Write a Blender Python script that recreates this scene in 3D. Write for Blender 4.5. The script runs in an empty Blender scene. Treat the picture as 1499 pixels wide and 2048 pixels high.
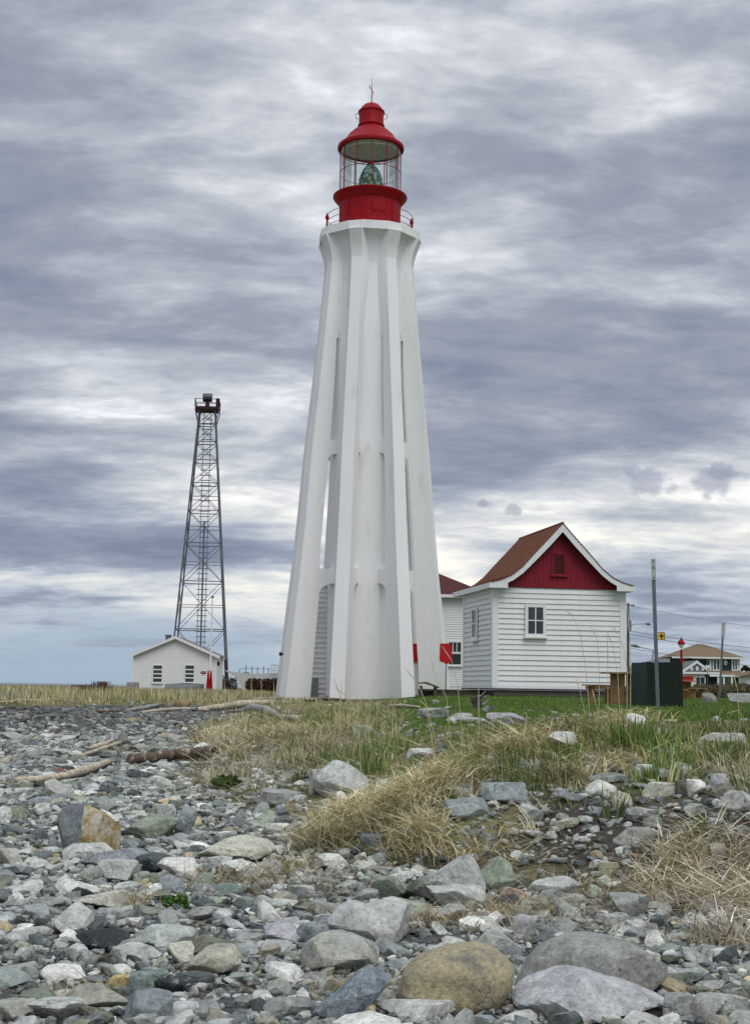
import bpy, math, random
import numpy as np
from mathutils import Matrix, Vector, Euler

# ------------------------------------------------------------------ camera, world, sun, exposure
scene = bpy.context.scene
COL = scene.collection
R = math.radians
F, CX, CY = 2800.0, 749.5, 1024.0            # focal length and centre in pixels of the 1499x2048 photograph
PITCH, ROLL, CAMZ = 7.165, 0.87, 1.5
cam_data = bpy.data.cameras.new('camera')
cam = bpy.data.objects.new('camera', cam_data)
COL.objects.link(cam)
cam_data.sensor_fit = 'VERTICAL'; cam_data.sensor_height = 24.0; cam_data.lens = 24.0 * F / 2048.0
cam_data.clip_start = 0.1; cam_data.clip_end = 30000
CM = Matrix.Rotation(R(90 + PITCH), 4, 'X') @ Matrix.Rotation(R(ROLL), 4, 'Z')
cam.matrix_world = Matrix.Translation((0, 0, CAMZ)) @ CM
scene.camera = cam

SUN_EL, SUN_AZ = 52.0, 205.0                  # azimuth clockwise from +Y: behind the camera, slightly to its right... see sun_dir
sd = bpy.data.lights.new('sun', 'SUN'); sd.energy = 0.95; sd.angle = R(35); sd.color = (1.0, 0.97, 0.92)
sun = bpy.data.objects.new('sun', sd); COL.objects.link(sun)
sun_dir = Vector((0.42 * math.cos(R(SUN_EL)), -0.9 * math.cos(R(SUN_EL)), math.sin(R(SUN_EL))))
sun.rotation_euler = sun_dir.to_track_quat('Z', 'Y').to_euler()

scene.view_settings.view_transform = 'Standard'
scene.view_settings.look = 'None'
scene.view_settings.exposure = 0.46
scene.view_settings.gamma = 1.0
scene.view_settings.use_curve_mapping = False

def nd(nt, typ, **kw):
    n = nt.nodes.new(typ)
    for k, v in kw.items():
        setattr(n, k, v)
    return n

def mth(nt, op, a, b=None, clamp=False):
    n = nt.nodes.new('ShaderNodeMath'); n.operation = op; n.use_clamp = clamp
    for i, x in enumerate((a, b)):
        if x is None: continue
        if isinstance(x, (int, float)): n.inputs[i].default_value = x
        else: nt.links.new(x, n.inputs[i])
    return n.outputs[0]

def ramp(nt, fac, stops, interp='LINEAR'):
    n = nt.nodes.new('ShaderNodeValToRGB'); n.color_ramp.interpolation = interp
    el = n.color_ramp.elements
    while len(el) < len(stops): el.new(0.5)
    for e, (p, c) in zip(el, stops):
        e.position = p
        e.color = (c, c, c, 1) if isinstance(c, (int, float)) else (*c, 1)
    nt.links.new(fac, n.inputs[0])
    return n.outputs[0]

def mixc(nt, fac, a, b, mode='MIX'):
    n = nt.nodes.new('ShaderNodeMix'); n.data_type = 'RGBA'; n.blend_type = mode
    for sock, x in ((n.inputs[0], fac), (n.inputs[6], a), (n.inputs[7], b)):
        if isinstance(x, (int, float)): sock.default_value = x
        elif isinstance(x, tuple): sock.default_value = (*x, 1)
        else: nt.links.new(x, sock)
    return n.outputs[2]

world = bpy.data.worlds.new('World'); scene.world = world
world.use_nodes = True
nt = world.node_tree; nt.nodes.clear()
out = nd(nt, 'ShaderNodeOutputWorld'); bg = nd(nt, 'ShaderNodeBackground'); bg.inputs[1].default_value = 0.1
nt.links.new(bg.outputs[0], out.inputs[0])
sky = nd(nt, 'ShaderNodeTexSky'); sky.sky_type = 'NISHITA'; sky.sun_disc = False
sky.sun_elevation = R(SUN_EL); sky.sun_rotation = math.atan2(sun_dir.x, sun_dir.y)
sky.air_density = 1.0; sky.dust_density = 1.5
tc = nd(nt, 'ShaderNodeTexCoord'); sep = nd(nt, 'ShaderNodeSeparateXYZ')
nt.links.new(tc.outputs['Generated'], sep.inputs[0])
SX, SY, SZ = sep.outputs
zc = mth(nt, 'MAXIMUM', SZ, 0.0)
den = mth(nt, 'ADD', zc, 0.20)
u = mth(nt, 'DIVIDE', SX, den); v = mth(nt, 'DIVIDE', SY, den)
def cloud_noise(su, sv, ou, ov, scale, detail, rough, dist):
    cmb = nd(nt, 'ShaderNodeCombineXYZ')
    nt.links.new(mth(nt, 'ADD', mth(nt, 'MULTIPLY', u, su), ou), cmb.inputs[0])
    nt.links.new(mth(nt, 'ADD', mth(nt, 'MULTIPLY', v, sv), ov), cmb.inputs[1])
    n = nd(nt, 'ShaderNodeTexNoise'); n.inputs['Scale'].default_value = scale
    n.inputs['Detail'].default_value = detail; n.inputs['Roughness'].default_value = rough
    n.inputs['Distortion'].default_value = dist
    nt.links.new(cmb.outputs[0], n.inputs['Vector'])
    return n.outputs['Fac']
big = cloud_noise(0.95, 1.3, 8.8, 6.3, 1.2, 3.0, 0.45, 0.3)
mid = cloud_noise(0.9, 1.5, 7.9, 3.3, 3.4, 8.0, 0.56, 0.3)
fine = cloud_noise(1.0, 1.5, 1.3, 7.7, 12.0, 7.0, 0.6, 0.3)
dens = mth(nt, 'ADD', mth(nt, 'MULTIPLY', big, 0.50), mth(nt, 'ADD', mth(nt, 'MULTIPLY', mid, 0.38), mth(nt, 'MULTIPLY', fine, 0.14)))
# larger banks of thicker and thinner cloud
def rdir(px, py):
    l = CM.to_3x3() @ Vector(((px - CX) / F, (CY - py) / F, -1.0)); return l.normalized()
def bank(px, py, rx, ry, warp=None):
    c = rdir(px, py)
    dx = mth(nt, 'MULTIPLY', mth(nt, 'SUBTRACT', SX, c.x), F / rx); dz = mth(nt, 'MULTIPLY', mth(nt, 'SUBTRACT', SZ, c.z), F / ry)
    d2 = mth(nt, 'ADD', mth(nt, 'MULTIPLY', dx, dx), mth(nt, 'MULTIPLY', dz, dz))
    if warp is not None: return d2
    return mth(nt, 'MULTIPLY', mth(nt, 'POWER', 2.718, mth(nt, 'MULTIPLY', d2, -1.0)), mth(nt, 'GREATER_THAN', SY, 0.0))
for px_, py_, rx_, ry_, am in ((200, 105, 150, 60, -.045), (1250, 60, 260, 90, .045), (900, 30, 500, 90, .05), (950, 535, 190, 60, -.065), (1390, 300, 140, 50, -.04), (100, 500, 220, 60, -.02), (200, 800, 240, 60, -.03),
        (480, 1010, 190, 45, -.045), (1380, 870, 240, 60, -.045), (1130, 960, 220, 40, -.035), (900, 1110, 110, 30, -.05), (430, 690, 260, 45, .05), (1100, 710, 380, 50, .045), (240, 1095, 380, 42, .085), (450, 180, 180, 80, .03), (1280, 430, 240, 70, .035),
        (60, 430, 150, 60, .02), (900, 220, 230, 90, .02), (300, 890, 240, 40, .03), (620, 560, 200, 70, .015)):
    dens = mth(nt, 'ADD', dens, mth(nt, 'MULTIPLY', bank(px_, py_, rx_, ry_), am))
# thick parts dark blue-grey, thin parts pale
K = 8.8
cloud = ramp(nt, dens, [(0.39, (0.82, 0.83, 0.86)), (0.435, (0.57, 0.59, 0.635)), (0.487, (0.39, 0.415, 0.465)), (0.54, (0.275, 0.30, 0.36)), (0.62, (0.19, 0.22, 0.295)), (0.72, (0.13, 0.155, 0.22))])
# towards the horizon the deck is seen edge on: brighter cream gaps between bands
low = ramp(nt, dens, [(0.40, (0.90, 0.86, 0.76)), (0.46, (0.66, 0.67, 0.67)), (0.52, (0.42, 0.46, 0.53)), (0.58, (0.25, 0.29, 0.38)), (0.68, (0.16, 0.19, 0.27))])
lowmask = ramp(nt, zc, [(0.05, 1.0), (0.20, 0.0)], 'EASE')
cloud = mixc(nt, lowmask, cloud, low)
# far clear strip over the sea, mostly on the left
leftm = ramp(nt, mth(nt, 'ADD', mth(nt, 'MULTIPLY', SX, -1.0), 0.5), [(0.40, 0.35), (0.62, 1.0)], 'EASE')
strip = ramp(nt, mth(nt, 'ADD', zc, mth(nt, 'MULTIPLY', mth(nt, 'SUBTRACT', mid, 0.5), 0.09)), [(0.012, 1.0), (0.072, 0.0)], 'EASE')
skyc = mixc(nt, mth(nt, 'MULTIPLY', strip, leftm), cloud, (0.31, 0.40, 0.50))
# small dark scud clouds low on the right
warpn = nd(nt, 'ShaderNodeTexNoise'); warpn.inputs['Scale'].default_value = 90; warpn.inputs['Detail'].default_value = 5; nt.links.new(tc.outputs['Generated'], warpn.inputs['Vector'])
for px_, py_, rx_, ry_ in ((1290, 965, 62, 34), (1262, 942, 24, 22), (1425, 965, 60, 36), (1440, 938, 26, 24), (1026, 1020, 20, 14), (968, 1008, 13, 12)):
    d2 = bank(px_, py_, rx_, ry_, True)
    mk = ramp(nt, mth(nt, 'ADD', d2, mth(nt, 'MULTIPLY', mth(nt, 'SUBTRACT', warpn.outputs['Fac'], .5), 3.2)), [(.1, .62), (1.0, 0.0)], 'EASE')
    mk = mth(nt, 'MULTIPLY', mk, mth(nt, 'GREATER_THAN', SY, 0.0))
    skyc = mixc(nt, mk, skyc, (.27, .29, .37))
skyc = mixc(nt, mth(nt, 'LESS_THAN', SZ, -.004), skyc, (.31, .36, .41))
scaled = mixc(nt, 1.0, skyc, (K, K, K), 'MULTIPLY')
final = mixc(nt, 0.94, sky.outputs[0], scaled)
# overcast light grows towards the zenith
gain = mth(nt, 'ADD', mth(nt, 'MULTIPLY', ramp(nt, zc, [(0.42, 0.0), (1.0, 1.0)]), 1.1), 1.0)
gc = nd(nt, 'ShaderNodeCombineXYZ')
for i in range(3): nt.links.new(gain, gc.inputs[i])
final = mixc(nt, 1.0, final, gc.outputs[0], 'MULTIPLY')
nt.links.new(final, bg.inputs[0])

# ------------------------------------------------------------------ pixel <-> world
def ray(px, py):
    return CM.to_3x3() @ Vector(((px - CX) / F, (CY - py) / F, -1.0))
def at(px, py, Y):
    d = ray(px, py); s = Y / d.y
    return Vector((d.x * s, Y, CAMZ + d.z * s))

# ------------------------------------------------------------------ ground height
rs = np.random.RandomState(7)
def make_noise(n, lo, hi, seed):
    r = np.random.RandomState(seed)
    f = np.exp(r.uniform(math.log(lo), math.log(hi), n)); a = r.uniform(0, 2 * math.pi, n); p = r.uniform(0, 2 * math.pi, n)
    w = (lo / f) ** 0.7
    def g(X, Y):
        s = 0
        for k in range(n):
            s = s + w[k] * np.sin(X * f[k] * np.cos(a[k]) + Y * f[k] * np.sin(a[k]) + p[k])
        return s / math.sqrt((w ** 2).sum() / 2) / 1.8
    return g
n_big = make_noise(10, 0.25, 1.2, 1)
n_mid = make_noise(14, 1.2, 6.0, 2)
n_small = make_noise(16, 6.0, 25.0, 3)
n_edge = make_noise(10, 0.4, 4.0, 4)
FOOT = np.array([(60.0, 3.0), (14.0, 5.5), (5.0, 8.6), (2.6, 9.9), (1.6, 10.6), (0.7, 11.2), (-0.55, 12.0), (-0.8, 14.6), (-2.1, 18.0),
                 (-3.2, 25.0), (-4.3, 33.0), (-5.2, 42.0), (-5.0, 62.0), (-9.0, 69.0), (-13.0, 68.0), (-18.0, 58.0), (-34.0, 54.0), (-90.0, 50.0), (-900.0, -60.0)])
def sdist(X, Y):
    """signed distance to the foot of the bank; positive on the high, grassy side"""
    best = np.full(np.shape(X), 1e9); side = np.zeros(np.shape(X))
    P = FOOT
    for i in range(len(P) - 1):
        ax, ay = P[i]; bx, by = P[i + 1]
        dx, dy = bx - ax, by - ay
        t = np.clip(((X - ax) * dx + (Y - ay) * dy) / (dx * dx + dy * dy), 0, 1)
        qx, qy = ax + t * dx, ay + t * dy
        d = np.hypot(X - qx, Y - qy)
        s = dx * (Y - ay) - dy * (X - ax)
        m = d < best - 1e-9
        best = np.where(m, d, best); side = np.where(m, s, side)
    return np.where(side < 0, best, -best)
def sstep(a, b, x):
    t = np.clip((x - a) / (b - a), 0, 1); return t * t * (3 - 2 * t)
def ground(X, Y):
    X = np.asarray(X, float); Y = np.asarray(Y, float)
    s = sdist(X, Y)
    beach = np.interp(Y, [-200, 0, 6.5, 12, 20, 40, 60, 90], [2.6, 1.5, 1.50, 1.42, 1.35, 1.22, 1.13, 1.0])
    Yc = np.maximum(Y, 1.0)
    dr = np.interp(Y, [0, 10, 20, 34, 40, 50, 60, 90, 200], [.42, .42, .42, .37, .31, .26, .26, .3, .4])
    dl = np.interp(Y, [0, 10, 25, 36, 60, 72, 100, 150], [.75, .72, .62, .60, .62, .62, .52, .45])
    k = sstep(-0.01, 0.055, X / Yc)
    lawn = dl * (1 - k) + dr * k
    f = np.where(s > 0, 1 - np.exp(-np.maximum(s, 0) / 2.3), 0)
    drop = beach + (lawn - beach) * f
    near = 1 - sstep(60, 110, Y)
    bumps = n_big(X, Y) * 0.035 + n_mid(X, Y) * 0.018 + n_small(X, Y) * 0.006
    onbank = np.clip(f * 4, 0, 1) * np.clip(1.6 - f * 1.6, 0.15, 1)
    bumps = bumps * (0.8 + 1.6 * onbank) * near
    for mx, my, mr, mh in ((0.35, 12.9, 0.9, .16), (2.1, 15.2, 1.1, .14), (3.1, 10.9, .9, .15), (-0.5, 16.5, 1.0, .08), (0.9, 16.5, 1.2, .10), (4.2, 17.5, 1.2, .1)):
        bumps = bumps + mh * np.exp(-((X - mx) ** 2 + (Y - my) ** 2) / (mr * mr))
    z = CAMZ - drop + bumps
    sea = sstep(330, 420, np.hypot(X, Y)) * np.where(X < 40, 1.0, 0.0) * 6.0
    return z - sea
def gz(x, y): return float(ground(np.array([x]), np.array([y]))[0])
def hit(px, py, y0=4.0, y1=300.0):
    """where the view ray through a photo pixel meets the ground"""
    d = ray(px, py); Ys = np.exp(np.linspace(math.log(y0), math.log(y1), 3000))
    s = Ys / d.y
    below = (CAMZ + d.z * s) < ground(d.x * s, Ys)
    i = int(np.argmax(below)) if below.any() else len(Ys) - 1
    y = Ys[i]; s = y / d.y
    return Vector((d.x * s, y, gz(d.x * s, y)))

# ------------------------------------------------------------------ mesh helpers
class MB:
    def __init__(s): s.v = []; s.f = []
    def add(s, vs, fs):
        b = len(s.v); s.v += [tuple(p) for p in vs]; s.f += [tuple(b + i for i in f) for f in fs]; return s
    def box(s, x0, x1, y0, y1, z0, z1):
        return s.add([(x0, y0, z0), (x1, y0, z0), (x1, y1, z0), (x0, y1, z0), (x0, y0, z1), (x1, y0, z1), (x1, y1, z1), (x0, y1, z1)],
                     [(0, 3, 2, 1), (4, 5, 6, 7), (0, 1, 5, 4), (1, 2, 6, 5), (2, 3, 7, 6), (3, 0, 4, 7)])
    def tube(s, pts, rad, n=8, cap=True):
        pts = [Vector(p) for p in pts]
        if isinstance(rad, (int, float)): rad = [rad] * len(pts)
        b = len(s.v); up = None
        for i, p in enumerate(pts):
            d = (pts[min(i + 1, len(pts) - 1)] - pts[max(i - 1, 0)]).normalized()
            if up is None: up = d.orthogonal().normalized()
            up = (up - d * up.dot(d)).normalized(); w = d.cross(up)
            for k in range(n):
                a = 2 * math.pi * k / n + math.pi / n
                s.v.append(tuple(p + (up * math.cos(a) + w * math.sin(a)) * rad[i]))
        for i in range(len(pts) - 1):
            for k in range(n):
                a0 = b + i * n + k; a1 = b + i * n + (k + 1) % n
                s.f.append((a0, a1, a1 + n, a0 + n))
        if cap:
            s.f.append(tuple(b + k for k in reversed(range(n)))); e = b + (len(pts) - 1) * n
            s.f.append(tuple(e + k for k in range(n)))
        return s
    def lathe(s, prof, n=32, cx=0, cy=0, a0=0, a1=2 * math.pi, closed=False):
        b = len(s.v); full = abs(a1 - a0 - 2 * math.pi) < 1e-6; m = n if full else n + 1
        for k in range(m):
            a = a0 + (a1 - a0) * k / n
            for r, z in prof: s.v.append((cx + r * math.sin(a), cy - r * math.cos(a), z))
        q = len(prof)
        for k in range(n):
            k2 = (k + 1) % m
            for i in range(q - 1 + (1 if closed else 0)):
                j = (i + 1) % q
                s.f.append((b + k * q + i, b + k2 * q + i, b + k2 * q + j, b + k * q + j))
        return s
    def prism(s, poly, y0, y1, axis='y'):
        """poly in the (x,z) plane extruded along y (axis 'y'), or (x,y) along z, or (y,z) along x"""
        n = len(poly); b = len(s.v)
        for yy in (y0, y1):
            for (a, c) in poly:
                s.v.append({'y': (a, yy, c), 'z': (a, c, yy), 'x': (yy, a, c)}[axis])
        s.f.append(tuple(b + i for i in range(n))); s.f.append(tuple(b + n + i for i in reversed(range(n))))
        for i in range(n):
            j = (i + 1) % n; s.f.append((b + j, b + i, b + n + i, b + n + j))
        return s
    def xf(s, M):
        s.v = [tuple(M @ Vector(p)) for p in s.v]; return s
    def build(s, name, mat, parent=None, smooth=False, tri=False):
        me = bpy.data.meshes.new(name); me.from_pydata(s.v, [], s.f); me.validate(); me.update()
        import bmesh
        bm = bmesh.new(); bm.from_mesh(me); bmesh.ops.recalc_face_normals(bm, faces=bm.faces[:])
        bm.to_mesh(me); bm.free()
        if smooth:
            me.polygons.foreach_set('use_smooth', [True] * len(me.polygons))
            if smooth != 'all':
                try: me.set_sharp_from_angle(angle=R(38))
                except Exception: pass
        me.materials.append(mat)
        o = bpy.data.objects.new(name, me); COL.objects.link(o)
        if parent: o.parent = parent
        return o

def tag(o, label=None, cat=None, group=None, kind=None):
    if label: o['label'] = label
    if cat: o['category'] = cat
    if group: o['group'] = group
    if kind: o['kind'] = kind
    return o
def empty(name, loc=(0, 0, 0), rz=0.0, label=None, cat=None, group=None):
    o = bpy.data.objects.new(name, None); COL.objects.link(o); o.location = loc; o.rotation_euler = (0, 0, rz)
    o.empty_display_size = 0.2
    return tag(o, label, cat, group)
def copy_tree(o, parent=None):
    c = o.copy(); COL.objects.link(c); c.parent = parent
    for ch in list(o.children): copy_tree(ch, c)
    return c
def link_copy(o, parent, loc, rot=(0, 0, 0), scale=(1, 1, 1)):
    c = o.copy(); COL.objects.link(c); c.parent = parent; c.location = loc; c.rotation_euler = rot; c.scale = scale
    return c
def np_mesh(name, V, Fc, mat, cols=None, smooth=False, parent=None, k=3):
    me = bpy.data.meshes.new(name); V = np.ascontiguousarray(V, np.float32); Fc = np.ascontiguousarray(Fc, np.int32)
    me.vertices.add(len(V)); me.vertices.foreach_set('co', V.ravel())
    me.loops.add(Fc.size); me.loops.foreach_set('vertex_index', Fc.ravel())
    me.polygons.add(len(Fc)); me.polygons.foreach_set('loop_start', np.arange(0, Fc.size, k, dtype=np.int32))
    me.polygons.foreach_set('loop_total', np.full(len(Fc), k, np.int32))
    me.polygons.foreach_set('use_smooth', np.full(len(Fc), bool(smooth)))
    if cols is not None:
        a = me.color_attributes.new('tint', 'FLOAT_COLOR', 'POINT')
        c4 = np.ones((len(V), 4), np.float32); c4[:, :3] = cols; a.data.foreach_set('color', c4.ravel())
    me.update(calc_edges=True); me.materials.append(mat)
    o = bpy.data.objects.new(name, me); COL.objects.link(o)
    if parent: o.parent = parent
    return o

# ------------------------------------------------------------------ materials
MATS = {}
def material(name, col, rough=0.7, var=0.12, scale=3.0, bump=0.0, bscale=40.0, spec=0.3, metal=0.0, stretch=None, col2=None, c2lo=.5, c2hi=.62, c2scale=2.0):
    if name in MATS: return MATS[name]
    m = bpy.data.materials.new(name); m.use_nodes = True; t = m.node_tree; b = t.nodes['Principled BSDF']
    b.inputs['Roughness'].default_value = rough; b.inputs['Metallic'].default_value = metal
    b.inputs['Specular IOR Level'].default_value = spec
    tcn = nd(t, 'ShaderNodeTexCoord'); vec = tcn.outputs['Object']
    if stretch:
        mp = nd(t, 'ShaderNodeMapping'); mp.inputs['Scale'].default_value = stretch; t.links.new(vec, mp.inputs[0]); vec = mp.outputs[0]
    n1 = nd(t, 'ShaderNodeTexNoise'); n1.inputs['Scale'].default_value = scale; n1.inputs['Detail'].default_value = 6; n1.inputs['Roughness'].default_value = .6
    t.links.new(vec, n1.inputs['Vector'])
    lo = tuple(c * (1 - var) for c in col); hi = tuple(min(1, c * (1 + var)) for c in col)
    c = ramp(t, n1.outputs['Fac'], [(0.3, lo), (0.7, hi)])
    if col2:
        n2 = nd(t, 'ShaderNodeTexNoise'); n2.inputs['Scale'].default_value = c2scale; n2.inputs['Detail'].default_value = 8; n2.inputs['Roughness'].default_value = .65
        t.links.new(vec, n2.inputs['Vector'])
        c = mixc(t, ramp(t, n2.outputs['Fac'], [(c2lo, 0.0), (c2hi, 1.0)]), c, col2)
    t.links.new(c, b.inputs['Base Color'])
    if bump:
        n3 = nd(t, 'ShaderNodeTexNoise'); n3.inputs['Scale'].default_value = bscale; n3.inputs['Detail'].default_value = 6
        t.links.new(vec, n3.inputs['Vector'])
        bp = nd(t, 'ShaderNodeBump'); bp.inputs['Strength'].default_value = bump; bp.inputs['Distance'].default_value = 0.02
        t.links.new(n3.outputs['Fac'], bp.inputs['Height']); t.links.new(bp.outputs[0], b.inputs['Normal'])
    MATS[name] = m
    return m
M_conc = material('white_concrete', (.85, .855, .85), .75, .03, .6, .15, 6, .2, col2=(.66, .66, .62), c2lo=.56, c2hi=.8, c2scale=1.3, stretch=(1, 1, .25))
M_white = material('white_paint', (.76, .77, .76), .55, .05, 4, .1, 30, col2=(.42, .41, .36), c2lo=.60, c2hi=.78, c2scale=7)
M_trim = material('white_trim', (.78, .79, .79), .5, .04, 4, .05, 30)
M_red = material('red_paint', (.30, .002, .008), .5, .10, 3, .12, 12, .18, col2=(.21, .004, .010), c2lo=.55, c2hi=.72, c2scale=2.5)
M_redwood = material('red_wood', (.235, .008, .022), .6, .22, 8, .2, 30, stretch=(3, 3, .6), col2=(.14, .01, .02), c2lo=.5, c2hi=.75, c2scale=6)
M_darkred = material('dark_red_roof', (.085, .022, .018), .85, .25, 8, .3, 20)
M_shingle = material('brown_shingles', (.21, .075, .037), .9, .3, 14, .4, 60, col2=(.11, .045, .026), c2lo=.48, c2hi=.6, c2scale=9)
M_steel = material('galvanised_steel', (.15, .165, .19), .6, .2, 6, 0, 30, metal=.3)
M_rust = material('red_oxide_steel', (.045, .012, .012), .7, .2, 6)
M_post = material('grey_post', (.13, .16, .18), .5, .15, 6, metal=.3)
M_signback = material('aluminium_sign', (.42, .43, .44), .5, .12, 8, metal=.2)
M_dark = material('dark_void', (.02, .022, .024), .4, .2, 4)
M_window = material('dark_window_glass', (.03, .04, .045), .08, .3, 2, spec=.6)
M_wood = material('weathered_wood', (.10, .095, .08), .85, .3, 6, .3, 40, stretch=(1, 6, 6))
M_picnic = material('brown_timber', (.30, .18, .09), .8, .25, 6, .25, 40)
M_green = material('dark_green_paint', (.018, .045, .04), .6, .3, 5, .15, 30)
M_greenside = material('green_siding', (.012, .05, .042), .7, .15, 5)
M_tanroof = material('tan_shingles', (.20, .145, .085), .9, .2, 3)
M_greyroof = material('grey_shingles', (.16, .16, .165), .9, .15, 3)
M_ivory = material('ceiling_panels', (.62, .61, .54), .8, .25, 3)
M_yellow = material('yellow_sign', (.75, .52, .02), .5, .05, 4)
M_black = material('black_paint', (.015, .015, .015), .5, .1, 4)
M_drift = material('driftwood_pale', (.56, .49, .37), .85, .25, 4, .4, 40, stretch=(1, 1, 1), col2=(.26, .21, .15), c2lo=.5, c2hi=.62, c2scale=9)
M_driftbrown = material('driftwood_brown', (.12, .09, .065), .85, .35, 6, .5, 40, col2=(.40, .33, .24), c2lo=.52, c2hi=.60, c2scale=5)
M_driftgrey = material('driftwood_grey', (.36, .35, .33), .85, .25, 6, .4, 40, col2=(.2, .19, .17), c2lo=.5, c2hi=.62, c2scale=9)
M_pole = material('utility_pole_wood', (.10, .095, .085), .85, .2, 6)
M_wire = material('wire', (.05, .06, .07), .6, .1, 4)
M_hull = material('pale_grey_steel', (.48, .50, .50), .7, .1, 2)

def glass(name, tint=(1, 1, 1), gloss=.12):
    m = bpy.data.materials.new(name); m.use_nodes = True; t = m.node_tree; t.nodes.clear()
    o = nd(t, 'ShaderNodeOutputMaterial'); tr = nd(t, 'ShaderNodeBsdfTransparent'); gl = nd(t, 'ShaderNodeBsdfGlossy'); mx = nd(t, 'ShaderNodeMixShader')
    tr.inputs[0].default_value = (*tint, 1); gl.inputs['Roughness'].default_value = .05; gl.inputs[0].default_value = (.9, .95, .95, 1)
    fr = nd(t, 'ShaderNodeFresnel'); fr.inputs[0].default_value = 1.45
    t.links.new(mth(t, 'MULTIPLY', fr.outputs[0], .55, True), mx.inputs[0])
    t.links.new(tr.outputs[0], mx.inputs[1]); t.links.new(gl.outputs[0], mx.inputs[2]); t.links.new(mx.outputs[0], o.inputs[0])
    return m
M_glass = glass('lantern_glass', (.93, .975, .965), .15)
M_lens = bpy.data.materials.new('green_lens_glass'); M_lens.use_nodes = True
_t = M_lens.node_tree; _b = _t.nodes['Principled BSDF']
_b.inputs['Transmission Weight'].default_value = .15; _b.inputs['Roughness'].default_value = .12; _b.inputs['IOR'].default_value = 1.5
_n = nd(_t, 'ShaderNodeTexVoronoi'); _n.inputs['Scale'].default_value = 4
_tc = nd(_t, 'ShaderNodeTexCoord'); _t.links.new(_tc.outputs['Object'], _n.inputs['Vector'])
_t.links.new(ramp(_t, _n.outputs['Distance'], [(0.1, (.85, .95, .86)), (0.35, (.42, .66, .52)), (.7, (.06, .16, .10))]), _b.inputs['Base Color'])
# ------------------------------------------------------------------ ground sheet, sea
def axis_coords(lo, hi, fine0, fine1, step, grow):
    a = [fine0]
    while a[-1] < fine1: a.append(a[-1] + step)
    s = step
    while a[-1] < hi: s *= grow; a.append(a[-1] + s)
    s = step; b = [fine0]
    while b[-1] > lo: s *= grow; b.append(b[-1] - s)
    return np.array(b[:0:-1] + a)
gx = axis_coords(-9000, 9000, -5.0, 6.5, 0.045, 1.035)
gy = axis_coords(-60, 9000, 5.5, 20.0, 0.05, 1.022)
GX, GY = np.meshgrid(gx, gy)
GZ = ground(GX, GY)
V = np.stack([GX.ravel(), GY.ravel(), GZ.ravel()], 1)
nx, ny = len(gx), len(gy)
idx = np.arange(nx * ny).reshape(ny, nx)
Fq = np.stack([idx[:-1, :-1].ravel(), idx[:-1, 1:].ravel(), idx[1:, 1:].ravel(), idx[1:, :-1].ravel()], 1)
Sg = sdist(GX, GY)
def masks(X, Y, S):
    """red: how grassy; green: lawn; blue: bare soil"""
    e = n_edge(X, Y)
    grassy = sstep(-0.35, 0.5, S + e * .35)
    lawn = sstep(0.0, .03, X / np.maximum(Y, 1) + .012 + e * .008) * sstep(17.0, 20.0, Y + e * 1.2 - np.clip(3.5 - X, 0, 8) * 1.4) * grassy
    soil = sstep(2.4, 1.0, S) * sstep(-.1, .4, S) * sstep(0.9, 1.6, X) * sstep(14, 12, Y) * sstep(3.6, 2.9, X)
    return np.stack([grassy, lawn, soil], -1)
gcol = masks(GX, GY, Sg).reshape(-1, 3)

mg = bpy.data.materials.new('ground'); mg.use_nodes = True; t = mg.node_tree; b = t.nodes['Principled BSDF']
b.inputs['Roughness'].default_value = .92; b.inputs['Specular IOR Level'].default_value = .15
att = nd(t, 'ShaderNodeAttribute'); att.attribute_name = 'tint'
sp = nd(t, 'ShaderNodeSeparateColor'); t.links.new(att.outputs['Color'], sp.inputs[0])
tcn = nd(t, 'ShaderNodeTexCoord'); P = tcn.outputs['Object']
def noise(t, P, scale, detail=5, rough=.6, vec=None):
    n = nd(t, 'ShaderNodeTexNoise'); n.inputs['Scale'].default_value = scale; n.inputs['Detail'].default_value = detail; n.inputs['Roughness'].default_value = rough
    t.links.new(P, n.inputs['Vector']); return n.outputs['Fac']
def vor(t, P, scale, out='Color', feat='F1'):
    n = nd(t, 'ShaderNodeTexVoronoi'); n.inputs['Scale'].default_value = scale; n.feature = feat; t.links.new(P, n.inputs['Vector']); return n.outputs[out]
v1 = vor(t, P, 22.0); v1d = vor(t, P, 22.0, 'Distance'); v2 = vor(t, P, 60.0); v2d = vor(t, P, 60.0, 'Distance')
s1 = nd(t, 'ShaderNodeSeparateColor'); t.links.new(v1, s1.inputs[0]); s2 = nd(t, 'ShaderNodeSeparateColor'); t.links.new(v2, s2.inputs[0])
peb1 = ramp(t, s1.outputs[0], [(0, (.06, .065, .068)), (.5, (.13, .135, .135)), (.8, (.22, .225, .22)), (1, (.38, .38, .37))])
peb2 = ramp(t, s2.outputs[0], [(0, (.045, .048, .05)), (.6, (.11, .115, .115)), (1, (.30, .30, .29))])
beachc = mixc(t, ramp(t, noise(t, P, 1.7), [(.4, 0.0), (.6, 1.0)]), peb1, peb2)
beachc = mixc(t, 1.0, beachc, (.72, .72, .70), 'MULTIPLY')
beachc = mixc(t, ramp(t, noise(t, P, .35, 3), [(.45, 0.0), (.65, .35)]), beachc, (.085, .088, .095))
straw = ramp(t, noise(t, P, 9, 8, .7), [(.3, (.09, .075, .04)), (.5, (.21, .18, .095)), (.7, (.40, .34, .19))])
greenp = mixc(t, ramp(t, noise(t, P, 1.1, 4), [(.46, 0.0), (.62, 1.0)]), straw, ramp(t, noise(t, P, 14, 5), [(.3, (.045, .07, .015)), (.7, (.10, .14, .035))]))
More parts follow.
